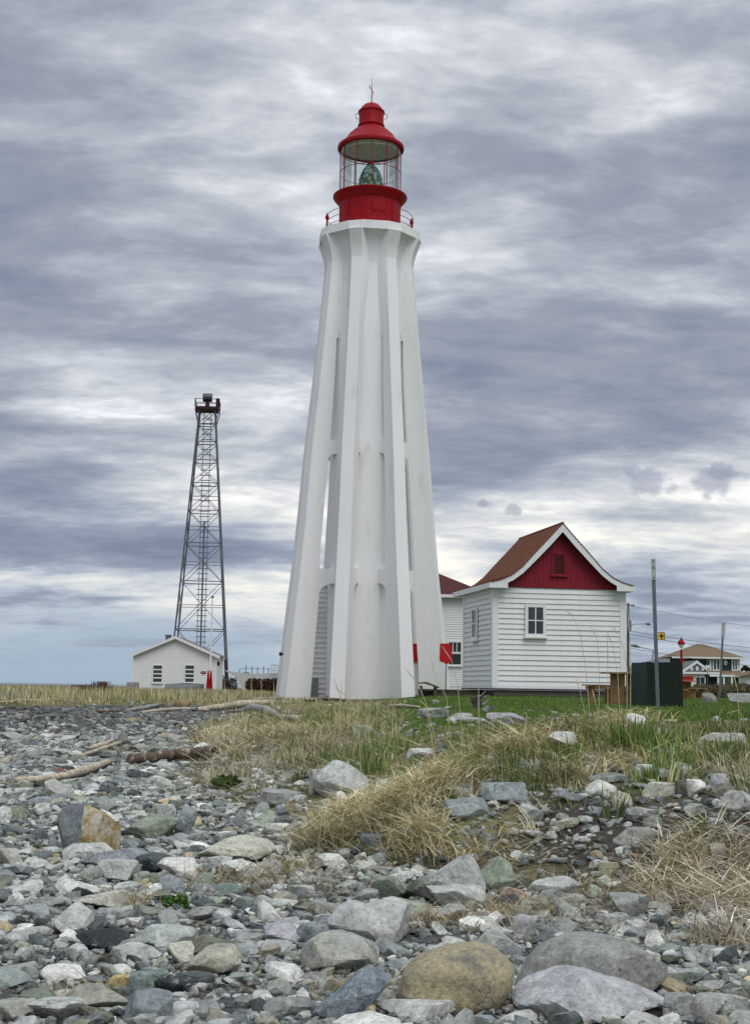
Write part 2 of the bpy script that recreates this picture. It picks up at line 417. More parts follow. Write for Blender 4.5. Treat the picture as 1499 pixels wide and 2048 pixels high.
lawnc = ramp(t, noise(t, P, 2.5, 8, .7), [(.3, (.045, .085, .012)), (.55, (.075, .125, .02)), (.75, (.13, .17, .035))])
soilc = ramp(t, noise(t, P, 12, 8, .7), [(.3, (.035, .030, .024)), (.6, (.085, .075, .062)), (.72, (.16, .15, .13))])
grassy = mixc(t, sp.outputs[1], greenp, lawnc)
grassy = mixc(t, sp.outputs[2], grassy, soilc)
t.links.new(mixc(t, sp.outputs[0], beachc, grassy), b.inputs['Base Color'])
bp = nd(t, 'ShaderNodeBump'); bp.inputs['Strength'].default_value = .9; bp.inputs['Distance'].default_value = .03
hgt = mth(t, 'SUBTRACT', mth(t, 'MULTIPLY', noise(t, P, 30, 6), .8), mth(t, 'ADD', mth(t, 'MULTIPLY', v1d, .7), mth(t, 'MULTIPLY', v2d, .35)))
t.links.new(hgt, bp.inputs['Height']); t.links.new(bp.outputs[0], b.inputs['Normal'])
g = np_mesh('ground', V, Fq, mg, gcol, True, None, 4); tag(g, kind='structure')

ms = material('sea_water', (.10, .15, .19), .25, .1, .02, .4, .5, .5)
s = MB().box(-20000, 20000, 250, 25000, -1.75, -1.7).build('sea', ms); tag(s, kind='structure')

# ------------------------------------------------------------------ lighthouse
LY = 75.0
base = at(723.5, 1400, LY); LX = base.x
LZ = gz(LX, LY) - 0.05
def lz(py, px=None):            # height above the lighthouse's foot of a point on its axis seen at photo row py
    if px is None: px = 723 + (1400 - py) * 0.015
    return at(px, py, LY).z - LZ
lh = empty('lighthouse', (LX, LY, LZ), 0, 'tall white concrete lighthouse with eight buttresses and red lantern room on top', 'lighthouse')
RC = 1.93
zb = [lz(y) for y in (1404, 1300, 1200, 1165, 1050, 930, 905, 780, 670, 600, 540)]
Rz = [4.55, 4.28, 4.13, 4.06, 3.76, 3.50, 3.43, 3.08, 2.78, 2.60, 2.45]
Rz[0] = 4.74; Rz[1] = 4.46; Rz[2] = 4.18
def Rat(z): return float(np.interp(z, zb, Rz))
def riat(z): return float(np.interp(z, [lz(1404), lz(1200), lz(1110), lz(930), lz(790), lz(688)], [3.25, 2.84, 2.82, 2.44, 2.16, RC + .12]))
def woat(z): return float(np.interp(z, [0, lz(540)], [.39, .29]))
def wiat(z): return float(np.interp(z, [0, lz(700), lz(620)], [.28, .24, .275]))
ZC0, ZD = lz(538), lz(488)      # corbel start, deck underside
col = MB().lathe([(RC, -.3), (RC, lz(720)), (RC, lz(670)), (RC, lz(540)), (RC, ZD + .1)], 48).build('column', M_conc, lh, True)
cove = MB().lathe([(RC + .005, ZC0 - .2), (RC + .05, ZC0 + .15), (RC + .17, ZC0 + .6), (RC + .42, ZD - .15), (RC + .66, ZD + .02)], 40).build('cove', M_conc, lh, True)
PH = R(-15.0)
def rib_mb():
    m = MB()
    zs = sorted(set([-.3] + zb + [lz(y) for y in (1375, 1250, 1110, 990, 850, 720, 690, 640, 570)] + [ZC0]))
    zs = [z for z in zs if z <= ZC0]
    st = []
    for z in zs:
        R_, ri, wo, wi = Rat(z), riat(z), woat(z), wiat(z)
        if z > lz(684): ri = RC - .05; wi = .50 * min(1, (z - lz(684)) / 6.0 + .54)
        st.append((z, R_, ri, wo, wi))
    n = 8; H = ZD - ZC0
    Rb = Rat(ZC0)
    for k in range(1, n + 1):
        q = k / n; z = ZC0 + H * q
        st.append((z, Rb + .42 * (1 - math.cos(q * math.pi / 2 * .98)) ** .9 + .02, RC - .05, .30 + .04 * q, .50))
    b = len(m.v)
    for (z, R_, ri, wo, wi) in st:
        r1 = ri + (R_ - ri) * .45; w1 = wi + (wo - wi) * .25
        r2 = ri + (R_ - ri) * .78; w2 = wi + (wo - wi) * .60
        for (r, w) in ((R_, wo), (R_, -wo), (r2, -w2), (r1, -w1), (ri, -wi), (ri, wi), (r1, w1), (r2, w2)):
            m.v.append((w, -r, z))
    for i in range(len(st) - 1):
        for k in range(8):
            j = (k + 1) % 8
            m.f.append((b + i * 8 + k, b + i * 8 + j, b + (i + 1) * 8 + j, b + (i + 1) * 8 + k))
    m.f.append(tuple(b + k for k in range(8))); e = b + (len(st) - 1) * 8; m.f.append(tuple(e + k for k in range(8)))
    return m
def web_mb(which):
    m = MB(); hw = .235
    def belt(za, zt):           # quarter arch under, level sill on top
        sp_ = min(.95, (riat(za) - RC) * .9)
        poly = []
        for k in range(9):
            a = k / 8 * math.pi / 2
            r = RC + (riat(za - sp_) + .04 - RC) * math.sin(a); z = za - sp_ * (1 - math.cos(a))
            poly.append((-r, z))
        poly.append((-(riat(zt) + .04), zt)); poly.append((-(RC - .08), zt)); poly.append((-(RC - .08), za))
        m.prism(poly, -hw, hw, 'x')
    belt(*which)
    return m
r0 = rib_mb().build('buttress', M_conc, lh, True); webs = [web_mb(q).build('web', M_conc, r0) for q in ((lz(1171), lz(1143)), (lz(916), lz(889)), (lz(687), lz(650)))]
ribs = [r0]
for k in range(8):
    o = r0 if k == 0 else r0.copy()
    if k:
        COL.objects.link(o); o.parent = lh; 
        for w0 in webs: w = w0.copy(); COL.objects.link(w); w.parent = o
    o.rotation_euler = (0, 0, PH + k * R(45))
def ring16(rad, hw, phase=PH):
    pts = []
    for k in range(8):
        a = phase + k * math.pi / 4
        for sgn in (-1, 1):
            x, y = sgn * hw, -rad
            pts.append((x * math.cos(a) - y * math.sin(a), x * math.sin(a) + y * math.cos(a)))
    return pts
ZT = lz(472)
MB().prism(ring16(2.77, .42), ZD, ZT, 'z').build('gallery_deck', M_conc, lh)
# railing
ps = []
rail = MB()
posts = []
for a in (R(-84), R(-128), R(99), R(172)):
    r = 2.36
    p = MB().lathe([(0, ZT), (.09, ZT), (.09, ZT + .06), (.05, ZT + .1), (.05, ZT + .8), (.11, ZT + .88), (.11, ZT + 1.0), (.05, ZT + 1.08), (.06, ZT + 1.14), (0, ZT + 1.2)], 10,
                   r * math.sin(a), -r * math.cos(a)).build('railing_post', M_red, lh, True)
for h in (.28, .62, .98):
    rr = MB().tube([(2.40 * math.sin(q * R(7.5)), -2.40 * math.cos(q * R(7.5)), ZT + h) for q in range(48)] + [(0, -2.40, ZT + h)], .018, 6, False).build('rail', M_red, lh)
# lantern: z from axis rows
def L(*rows): return [(r, lz(y)) for r, y in rows]
ZG0, ZG1 = lz(396), lz(299)
MB().lathe([(1.70, ZT - .02), (1.70, ZG0 - .3)], 48).build('lantern_drum', M_red, lh, True)
for k in range(12):
    a = R(2) + k * R(30) + R(15)
    MB().box(-.03, .03, -1.725, -1.68, ZT, ZG0 - .3).xf(Matrix.Rotation(a, 4, 'Z')).build('drum_seam', M_red, lh)
pn = MB().box(-.38, .38, -1.76, -1.66, lz(440), lz(422)).xf(Matrix.Rotation(R(17), 4, 'Z')).build('drum_hatch', M_red, lh)
MB().lathe([(1.66, ZG0 - .45), (1.74, ZG0 - .42), (2.02, ZG0 - .1), (2.06, ZG0 - .04), (2.06, ZG0 + .03), (2.0, ZG0 + .05), (1.6, ZG0 + .03)], 48).build('lantern_skirt', M_red, lh, True)
MB().lathe([(0, ZG0 + .01), (1.62, ZG0 + .01)], 32).build('lantern_floor', M_ivory, lh)
for k in range(12):
    a = R(2.5) + k * R(30)
    MB().box(-.02, .02, -1.71, -1.67, ZG0, ZG1).xf(Matrix.Rotation(a, 4, 'Z')).build('glazing_bar', M_red, lh)
    MB().lathe([(1.675, ZG0 + .02), (1.675, ZG1)], 6, 0, 0, a + R(.9), a + R(29.1)).build('pane', M_glass, lh, 'all')
zm = ZG0 + (ZG1 - ZG0) * .49
MB().tube([(1.70 * math.sin(q * R(7.5)), -1.70 * math.cos(q * R(7.5)), zm) for q in range(49)], .019, 6, False).build('glazing_ring', M_red, lh)
ring = MB().tube([(1.62 * math.sin(q * R(7.5)), -1.62 * math.cos(q * R(7.5)), ZG1 - .25) for q in range(49)], .03, 6, False).build('ceiling_ring', M_ivory, lh)
MB().lathe([(0, ZG1 - .02), (1.66, ZG1 - .02)], 32).build('ceiling', M_ivory, lh)
MB().lathe([(1.62, ZG1 - .06), (1.74, ZG1 - .10), (1.84, ZG1 - .06), (1.86, ZG1 + .02), (1.84, ZG1 + .14), (1.74, ZG1 + .2), (1.48, ZG1 + .42), (1.25, ZG1 + .78), (1.0, ZG1 + 1.02), (.78, ZG1 + 1.17), (.70, ZG1 + 1.22), (.69, ZG1 + 1.3)], 48).build('roof', M_red, lh, True)
zk = ZG1 + 1.28
MB().lathe([(.66, zk), (.75, zk + .02), (.76, zk + .08), (.70, zk + .13), (.69, zk + .16), (.69, zk + .82), (.74, zk + .85), (.74, zk + .92), (.66, zk + .96), (.58, zk + 1.12), (.42, zk + 1.29), (.2, zk + 1.4), (.06, zk + 1.44), (0, zk + 1.45)], 32).build('roof_vent', M_red, lh, True)
for sgn in (-1, 1):
    c = MB().tube([(sgn * (.78 + .11 * math.cos(a_ * .5)), 0.0, zk + .65 + .16 * math.sin(a_ * .5)) for a_ in range(-4, 8)], .018, 6).build('hook', M_red, lh)
zf = zk + 1.43
vane = MB().tube([(0, 0, zf), (0, 0, zf + .75), (0, 0, zf + 1.5)], [.035, .022, .008], 8)
vane.lathe([(0, zf + .38), (.05, zf + .42), (0, zf + .47)], 8)
vane.add([(-.13, 0, zf + 1.05), (-.10, .01, zf + .92), (.12, 0, zf + .5), (.09, .01, zf + .62), (-.16, 0, zf + .95)], [(0, 1, 4), (1, 2, 3), (0, 3, 1)])
vane.tube([(-.12, 0, zf + 1.0), (.12, 0, zf + .5)], .022, 6)
vane.build('weather_vane', M_red, lh)
# lens
zl = ZG0 + .02
prof = [(.62, 0), (.66, .35), (.66, .75), (.61, 1.08), (.50, 1.38), (.36, 1.64), (.2, 1.82), (.12, 1.90)]
pr2 = []
for (r, z), (r2_, z2_) in zip(prof[:-1], prof[1:]):
    for q in range(3):
        f_ = q / 3; rr_ = r + (r2_ - r) * f_; zz = z + (z2_ - z) * f_
        pr2 += [(rr_ + .035, zl + zz), (rr_ - .02, zl + zz + .03)]
MB().lathe(pr2, 24).build('lens', M_lens, lh)
MB().lathe([(.12, zl + 1.88), (.2, zl + 1.92), (.14, zl + 2.04), (0, zl + 2.08)], 12).build('lens_cap', M_red, lh)
for k in range(6):
    a = k * R(60) + R(15)
    MB().tube([((r + .04) * math.sin(a), -(r + .04) * math.cos(a), zl + z) for r, z in prof], .018, 5).build('lens_rib', M_dark, lh)
# clapboard entrance block behind the buttresses, small grey door seen through the arch
eb = MB().box(-3.0, -1.7, .5, 2.2, -.2, lz(1172)).build('entrance_block', M_white, lh)
z = .35
while z < lz(1180):
    MB().box(-3.02, -1.68, .44, .52, z, z + .03).build('siding_batten', M_white, eb); z += .27
MB().box(-2.85, -2.35, .42, .51, -.1, lz(1358)).build('grey_door', material('grey_door_paint', (.20, .23, .23), .6, .1, 3), eb)
# red awning and hanging red board at the foot, right side
p0 = at(824, 1287, 74.3); p1 = at(824, 1322, 74.3)
aw = empty('awning', (p0.x, 74.3, p1.z), 0, 'red scalloped awning between the two right buttresses of the lighthouse', 'awning')
h = p0.z - p1.z
m = MB().box(-.36, .36, 0, .6, 0, h).build('canopy', material('bright_red_cloth', (.50, .012, .02), .6, .1, 3), aw)
sc = MB()
for k in range(7):
    x = -.36 + k * .103; sc.add([(x, -.004, 0), (x + .1, -.004, 0), (x + .05, -.004, -.14), (x, .03, 0), (x + .1, .03, 0), (x + .05, .03, -.14)], [(0, 1, 2), (3, 5, 4), (0, 2, 5, 3), (1, 4, 5, 2)])
sc.build('scallops', MATS['bright_red_cloth'], aw)
MB().box(-.34, .34, .08, .55, -2.2, -.001).build('booth_wall', M_white, aw)
p0 = at(892, 1287, 70.0); p1 = at(892, 1325, 70.0)
sb = empty('red_sign', (p0.x, 70.0, gz(p0.x, 70)), 0, 'red rounded board on a thin pole beside the right edge of the lighthouse', 'sign')
zt = p0.z - gz(p0.x, 70); zbm = p1.z - gz(p0.x, 70)
poly = [(-.32, zt), (.16, zt), (.26, zt - .12), (.30, zbm + .12), (.22, zbm + .02), (0, zbm - .10), (-.14, zbm), (-.28, zbm + .03), (-.34, zbm + .1)]
MB().prism([(a, c) for a, c in poly], -.03, .03, 'y').build('board', MATS['bright_red_cloth'], sb)
MB().tube([(0, .04, 0), (0, .04, zt - .1)], .03, 8).build('pole', M_post, sb)
# lower lamp on left edge
o = empty('wall_lamp', (0, 0, 0), 0, 'small dark lamp fixed low on the left edge of the lighthouse', 'lamp')
pp = at(562, 1308, 74.6); o.location = pp
MB().box(-.10, .06, -.1, .1, -.09, .09).build('housing', M_dark, o); MB().tube([(0, 0, 0), (.35, 0, -.05)], .03, 6).build('bracket', M_dark, o)

# ------------------------------------------------------------------ white house with red gable
HB = R(10.0); HY = 57.5
c0 = at(985, 1372, HY)
hg = gz(c0.x + 2.5, HY + 2)
hs = empty('fog_signal_house', (c0.x, HY, hg), HB, 'white clapboard house with red plank gable and curved brown shingle roof', 'house')
ux, uy = math.cos(HB), math.sin(HB)
# width so that the right corner falls at px 1248
w = 4.0
def projx(x, y, z):
    d = CM.to_3x3().inverted() @ Vector((x, y, z - CAMZ)); return CX + F * d.x / -d.z
while projx(c0.x + w * ux, HY + w * uy, 3.5) < 1248: w += .02
HW, HD = w, 5.0
zw0 = at(985, 1371, HY).z - hg; zw1 = at(985, 1174, HY).z - hg
zap = at(1121, 1047, HY + .1).z - hg
MB().box(.03, HW - .03, .03, HD - .03, zw0 - .02, zw1 + .25).build('wall', M_white, hs)
# boards
nb = 19; bh = (zw1 - zw0) / nb
rb = random.Random(3)
def board_mb(length):
    m = MB(); m.add([(0, -.012, 0), (length, -.012, 0), (length, .02, 0), (0, .02, 0), (0, -.0, bh * .995), (length, -.0, bh * .995), (length, .02, bh * .995), (0, .02, bh * .995),
                     (0, -.045, 0.0), (length, -.045, 0.0)], [(8, 9, 5, 4), (0, 8, 9, 1), (0, 1, 2, 3), (1, 9, 5, 6, 2), (8, 0, 3, 7, 4), (3, 2, 6, 7), (4, 5, 6, 7)])
    return m
bf = board_mb(HW - .40).build('clapboard', M_white, hs); bs = board_mb(HD - .40).build('clapboard', M_white, hs)
for i in range(nb):
    for (src, loc, rz) in ((bf, (.20, 0, zw0 + i * bh), 0), (bs, (0, HD - .2, zw0 + i * bh), R(-90))):
        o = src if i == 0 else src.copy()
        if i: COL.objects.link(o); o.parent = hs
        o.location = (loc[0], loc[1], loc[2] + rb.uniform(-.004, .004)); o.rotation_euler = (R(rb.uniform(-.5, .5)), 0, rz + R(rb.uniform(-.06, .06)))
for x0, x1, y0, y1 in ((-.05, .20, -.055, .02), (HW - .22, HW + .05, -.055, .02), (-.055, .0, .021, .22), (-.055, .0, HD - .2, HD + .05), (HW, HW + .055, .021, .2)):
    MB().box(x0, x1, y0, y1, zw0 - .06, zw1 + .02).build('corner_board', M_trim, hs)
MB().box(-.02, HW + .02, -.05, .02, zw0 - .09, zw0 - .005).build('base_board', M_trim, hs)
MB().box(-.05, .02, .03, HD, zw0 - .09, zw0 - .005).build('base_board', M_trim, hs)
# gable planks, cut by the curve of the roof
half = [(0, 0), (.55, .61), (1.2, 1.31), (1.7, 1.88), (2.15, 2.25), (2.6, 2.46), (3.07, 2.58)]
sc_ = (HW / 2 + .24) / 3.07
H_tot = (zap - zw1 - .16)
kz = H_tot / 2.58
prof_x = [p[0] * sc_ for p in half]; prof_z = [zap - p[1] * kz for p in half]
inner = [(0, .36), (.55, .98), (1.2, 1.66), (1.7, 2.16), (2.1, 2.46), (2.34, 2.58)]
in_x = [p[0] * sc_ for p in inner]; in_z = [zap - p[1] * kz for p in inner]
cxh = HW / 2
def curve_z(x, px_, pz_): return float(np.interp(abs(x), px_, pz_))
pw = .2; x = -2.5
while x < 2.5:
    a, b_ = x + .004, x + pw - .004
    zt0, zt1 = curve_z(a, in_x, in_z) + .12, curve_z(b_, in_x, in_z) + .12
    zlo = zw1 + .02
    if min(zt0, zt1) > zlo + .03:
        dy = rb.uniform(-.006, .006)
        pts = [(cxh + a, zlo), (cxh + b_, zlo)] + [(cxh + b_, zt1)] + ([(cxh + (a + b_) / 2, curve_z((a + b_) / 2, in_x, in_z) + .12)] if a * b_ < 0 else []) + [(cxh + a, zt0)]
        MB().prism(pts, -.06 + dy, .05, 'y').build('gable_plank', M_redwood, hs)
    x += pw
MB().prism([(cxh - 2.55, zw1 + .1), (cxh + 2.55, zw1 + .1)] + [(cxh + in_x[i] * s_, in_z[i] + .05) for s_, rng in ((1, range(5, -1, -1)), (-1, range(1, 6))) for i in rng], -.02, .1, 'y').build('gable_backing', M_redwood, hs)
MB().prism([(cxh - 2.55, zw1 + .1), (cxh + 2.55, zw1 + .1)] + [(cxh + in_x[i] * s_, in_z[i] + .05) for s_, rng in ((1, range(5, -1, -1)), (-1, range(1, 6))) for i in rng], HD - .1, HD, 'y').build('rear_gable', M_redwood, hs)
# vent
M_slat = material('dark_red_slat', (.10, .008, .012), .7, .2, 6)
vx = cxh + (1117 - 1119) / 48.0; vz0 = at(1117, 1147, HY).z - hg; vz1 = at(1117, 1107, HY).z - hg
vt = MB().box(vx - .30, vx - .23, -.12, -.05, vz0, vz1 + .06); vt.box(vx + .23, vx + .30, -.12, -.05, vz0, vz1 + .06); vt.box(vx - .23, vx + .23, -.12, -.05, vz1, vz1 + .06)
vt.box(vx - .37, vx + .37, -.16, -.05, vz0 - .10, vz0)
vt = vt.build('vent', M_redwood, hs)
MB().box(vx - .23, vx + .23, -.066, -.060, vz0, vz1).build('vent_shade_plate', M_dark, vt)  # flat dark plate on the planks: shade between the slats put into colour
for i in range(9):
    z = vz0 + (vz1 - vz0) * (i + .5) / 9
    MB().add([(vx - .23, -.12, z - .035), (vx + .23, -.12, z - .035), (vx + .23, -.07, z + .025), (vx - .23, -.07, z + .025), (vx - .23, -.11, z - .045), (vx + .23, -.11, z - .045), (vx + .23, -.067, z + .012), (vx - .23, -.067, z + .012)],
             [(0, 1, 2, 3), (4, 7, 6, 5), (0, 4, 5, 1), (3, 2, 6, 7), (0, 3, 7, 4), (1, 5, 6, 2)]).build('slat', M_slat, vt)
# barge boards
OV = .42; OB = .95
for s_ in (-1, 1):
    top = [(cxh + s_ * a, c) for a, c in zip(prof_x, prof_z)]
    bot = [(cxh + s_ * a, c) for a, c in zip(in_x, in_z)]
    zend = zw1 - .06
    poly = top + [(top[-1][0], zend)] + [(bot[-1][0], zend)] + bot[::-1]
    MB().prism(poly, -OV - .06, -OV, 'y').build('barge_board', M_trim, hs)
    MB().prism(poly, HD + OB, HD + OB + .06, 'y').build('barge_board', M_trim, hs)
    xe = cxh + s_ * prof_x[-1]
    MB().box(min(xe, xe + s_ * .05), max(xe, xe + s_ * .05), -OV - .07, HD + OB + .07, zend, prof_z[-1] - .01).build('fascia', M_trim, hs)
    xa = cxh + s_ * (HW / 2 - .1)
    MB().box(min(xe, xa), max(xe, xa), -OV, HD + OB, zend + .02, zend + .05).build('soffit', M_trim, hs)
# roof: courses following the curve
roof = MB()
fx = np.array(prof_x); fz = np.array(prof_z)
arc = np.concatenate([[0], np.cumsum(np.hypot(np.diff(fx), np.diff(fz)))])
nc = 26
roofroot = None
for s_ in (-1, 1):
    rp = MB()
    for i in range(nc):
        a0_, a1_ = arc[-1] * i / nc, arc[-1] * (i + 1.15) / nc
        x0, z0 = np.interp(a0_, arc, fx), np.interp(a0_, arc, fz); x1, z1 = np.interp(min(a1_, arc[-1]), arc, fx), np.interp(min(a1_, arc[-1]), arc, fz)
        rp.add([(cxh + s_ * x0, -OV - .09, z0 + .012), (cxh + s_ * x0, HD + OB + .09, z0 + .012), (cxh + s_ * x1, HD + OB + .09, z1 + .045), (cxh + s_ * x1, -OV - .09, z1 + .045),
                (cxh + s_ * x0, -OV - .09, z0 - .02), (cxh + s_ * x0, HD + OB + .09, z0 - .02), (cxh + s_ * x1, HD + OB + .09, z1 + .012), (cxh + s_ * x1, -OV - .09, z1 + .012)],
               [(0, 1, 2, 3), (3, 2, 6, 7), (0, 3, 7, 4), (1, 5, 6, 2), (4, 7, 6, 5)])
    rp.build('roof', M_shingle, hs)
MB().tube([(cxh, -OV - .1, zap + .02), (cxh, HD + OB + .1, zap + .02)], .05, 6).build('ridge', M_shingle, hs)
def window(parent, cx_, z0, z1, wd, cols=2, rows=2, y=-.05, rz=0, frame=.12, sill=True, depth=.08, mat=M_trim, bar=.045):
    T = Matrix.Rotation(rz, 4, 'Z')
    a, b_ = cx_ - wd / 2, cx_ + wd / 2
    m = MB(); y0 = y - depth
    m.box(a - frame, a, y0, y, z0 - frame, z1 + frame); m.box(b_, b_ + frame, y0, y, z0 - frame, z1 + frame)
    m.box(a, b_, y0, y, z1, z1 + frame); m.box(a, b_, y0, y, z0 - frame, z0)
    o = m.xf(T).build('window', mat, parent)
    for i in range(1, cols):
        x_ = a + wd * i / cols; MB().box(x_ - bar / 2, x_ + bar / 2, y0 + .02, y, z0, z1).xf(T).build('muntin', mat, o)
    for j in range(1, rows):
        z_ = z0 + (z1 - z0) * j / rows; MB().box(a, b_, y0 + .018, y - .001, z_ - bar / 2, z_ + bar / 2).xf(T).build('muntin', mat, o)
    for i in range(cols):
        for j in range(rows):
            MB().box(a + wd * i / cols, a + wd * (i + 1) / cols, y - .025, y - .015, z0 + (z1 - z0) * j / rows, z0 + (z1 - z0) * (j + 1) / rows).xf(T).build('pane', M_window, o)
    MB().box(a, b_, y - .012, y - .004, z0, z1).xf(T).build('room_dark', M_dark, o)
    if sill: MB().box(a - frame - .06, b_ + frame + .06, y0 - .06, y, z0 - frame - .07, z0 - frame).xf(T).build('sill', mat, o)
    return o
hx = (1066.5 - 985) / (1248 - 985) * HW
window(hs, hx + .02, at(1066, 1267, HY).z - hg, at(1066, 1214, HY).z - hg, .64)
window(hs, -HD * .56, at(955, 1273, HY + 2).z - hg, at(955, 1219, HY + 2).z - hg, .64, y=-.05, rz=R(-90))
# timber platform under the house
zp = zw0 - .10
MB().box(-.1, HW + .5, -.35, HD, zp - .07, zp).build('platform_edge', M_wood, hs)
MB().box(.0, HW + .3, -.25, -.1, zp - .30, zp - .075).build('platform_beam', M_wood, hs)
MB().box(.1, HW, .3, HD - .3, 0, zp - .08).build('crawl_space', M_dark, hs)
for i in range(5): MB().box(.3 + i * 1.3, .5 + i * 1.3, -.2, .0, -.2, zp - .08).build('block', M_wood, hs)

# boardwalk between lighthouse and house
bw = empty('boardwalk', (0, 0, 0), 0, 'low weathered plank boardwalk running from the lighthouse foot to the white house', 'boardwalk')
A = at(838, 1378, 60.0); B = at(985, 1376, 60.0)
ax, bx = A.x, B.x + .2; zg = A.z
bw.location = (ax, 60.0, zg)
n = int((bx - ax) / .16)
pl = MB().box(0, .145, -.1, 1.5, -.05, 0).build('plank', M_wood, bw)
for i in range(1, n): link_copy(pl, bw, (i * .16, rb.uniform(-.03, .03), rb.uniform(-.006, .006)), (0, 0, R(rb.uniform(-.6, .6))))
MB().box(0, bx - ax, -.06, 0, -.26, -.052).build('beam', M_wood, bw); MB().box(0, bx - ax, 1.3, 1.38, -.26, -.052).build('beam', M_wood, bw)
for i in range(5): MB().box(.15 + i * .75, .35 + i * .75, 0.01, .2, -.75, -.052).build('post', M_wood, bw)
# tipped weathered board / ramp top at the lighthouse foot
tb = empty('tilted_table', (ax + .35, 59.0, gz(ax + .35, 59)), 0, 'dark low bench with sloping top at the foot of the lighthouse', 'bench')
MB().add([(-.45, 0, .58), (-.1, 0, .62), (.45, 0, .42), (.45, 0, .36), (-.12, 0, .54), (-.45, 0, .53), (-.45, .8, .58), (-.1, .8, .62), (.45, .8, .42), (.45, .8, .36), (-.12, .8, .54), (-.45, .8, .53)],
         [(0, 1, 2, 3, 4, 5), (11, 10, 9, 8, 7, 6), (0, 6, 7, 1), (1, 7, 8, 2), (2, 8, 9, 3), (3, 9, 10, 4), (4, 10, 11, 5), (5, 11, 6, 0)]).build('top', M_wood, tb)
for x_ in (-.3, .3): MB().box(x_ - .06, x_ + .06, .1, .7, -.1, .45).build('leg', M_wood, tb)

# ------------------------------------------------------------------ far white building behind, hip roof
Yb = 92.0
fb = empty('rear_building', (0, 0, 0), 0, 'white sided building with dark red hip roof half hidden behind the lighthouse', 'building')
xl, xr = at(800, 1300, Yb).x, at(972, 1300, Yb).x
gb = gz(xr, Yb); ze = at(900, 1191, Yb).z; zr = at(868, 1135, Yb + 3).z
fb.location = (xl, Yb, gb); W_ = xr - xl
MB().box(0, W_, 0, 7, -.2, ze - gb).build('wall', M_white, fb)
z = .5
sm = MB()
while z < ze - gb - .1:
    sm.add([(-.01, -.004, z + .15), (W_ + .01, -.004, z + .15), (W_ + .01, -.035, z), (-.01, -.035, z), (-.01, 0, z), (W_ + .01, 0, z)], [(0, 1, 2, 3), (3, 2, 5, 4)])
    z += .155
so = sm.build('siding', M_white, fb); so['kind'] = 'stuff'
e = .45; zz0 = ze - gb; zz1 = zr - gb + .2
MB().add([(-e, -e, zz0), (W_ + e, -e, zz0), (W_ + e, 7 + e, zz0), (-e, 7 + e, zz0), (1.2, 3.5, zz1 - .1), (W_ - 4.2, 3.5, zz1 - .1)], [(0, 1, 5, 4), (1, 2, 5), (2, 3, 4, 5), (3, 0, 4), (0, 3, 2, 1)]).build('roof', M_darkred, fb)
MB().box(-e - .02, W_ + e + .02, -e - .06, -e, zz0 - .16, zz0 + .04).build('fascia', M_trim, fb)
wx = at(909, 1300, Yb).x - xl
zt_, zb_ = at(909, 1285, Yb).z - gb, at(909, 1329, Yb).z - gb
window(fb, wx, zb_, (zb_ + zt_) / 2 - .03, .78, 1, 1, y=-.03, frame=.07, sill=True)
window(fb, wx, (zb_ + zt_) / 2 + .1, zt_, .78, 3, 1, y=-.03, frame=.07, sill=False)
# ------------------------------------------------------------------ shed on the left, far behind
Ys = 118.0
def atg(px, Y): # ground point under a column of the picture
    p = at(px, 1370, Y); return p.x, gz(p.x, Y)
SB = R(-5.5)
xl = at(268, 1330, Ys).x
sg = gz(xl + 3, Ys)
sh = empty('shed', (xl, Ys, sg), 0, 'long low white sided shed with two dark windows in front of the lattice tower', 'shed')
xr = at(432, 1330, Ys).x; SW = xr - xl
ze = at(268, 1306, Ys).z - sg; zpk = at(349, 1272, Ys).z - sg
MB().prism([(0, -.3), (SW, -.3), (SW, ze), (SW / 2, zpk - .12), (0, ze)], 0, 5.5, 'y').build('wall', M_white, sh)
sm = MB(); z = .1
while z < zpk - .3:
    x0 = 0 if z < ze - .15 else (z + .15 - ze) / (zpk - .12 - ze) * SW / 2
    sm.add([(x0, -.003, z + .15), (SW - x0, -.003, z + .15), (SW - x0, -.03, z), (x0, -.03, z), (x0, 0, z), (SW - x0, 0, z)], [(0, 1, 2, 3), (3, 2, 5, 4)])
    z += .155
sm.build('siding', M_white, sh)['kind'] = 'stuff'
sl = (zpk - ze) / (SW / 2)
for s_ in (-1, 1):
    x0, x1 = SW / 2, SW / 2 + s_ * (SW / 2 + .35)
    z1 = zpk - abs(x1 - x0) * sl
    MB().prism([(x0, zpk), (x1, z1), (x1, z1 - .08), (x0, zpk - .08)], -.35, 5.8, 'y').build('roof', M_greyroof, sh)
    MB().prism([(x0, zpk - .01), (x1, z1 - .01), (x1, z1 - .25), (x0, zpk - .25)], -.40, -.351, 'y').build('barge_board', M_trim, sh)
for x_ in (0, SW): MB().box(x_ - .07, x_ + .07, -.06, .1, -.2, ze).build('corner_board', M_trim, sh)
for px_ in (315.5, 379.5):
    cx_ = at(px_, 1345, Ys).x - xl; za, zb_ = at(px_, 1364, Ys).z - sg, at(px_, 1331, Ys).z - sg
    window(sh, cx_, za, zb_, .72, 1, 4, y=-.03, frame=.06, bar=.10, sill=True)
cx_ = at(337, 1270, Ys + 2).x - xl; zc_ = at(337, 1275, Ys + 2).z - sg
MB().box(cx_ - .22, cx_ + .22, 1.8, 2.2, zc_ - .5, zc_ + .15).box(cx_ - .27, cx_ + .27, 1.75, 2.25, zc_ + .15, zc_ + .22).build('chimney', M_steel, sh)
cx_ = at(407, 1345, Ys).x - xl; zc_ = at(407, 1345, Ys).z - sg
pl_ = MB().prism([(cx_ + .24 * math.cos(a), zc_ + .12 * math.sin(a)) for a in [k * math.pi / 8 for k in range(16)]], -.07, -.035, 'y').build('oval_plaque', M_red, sh)
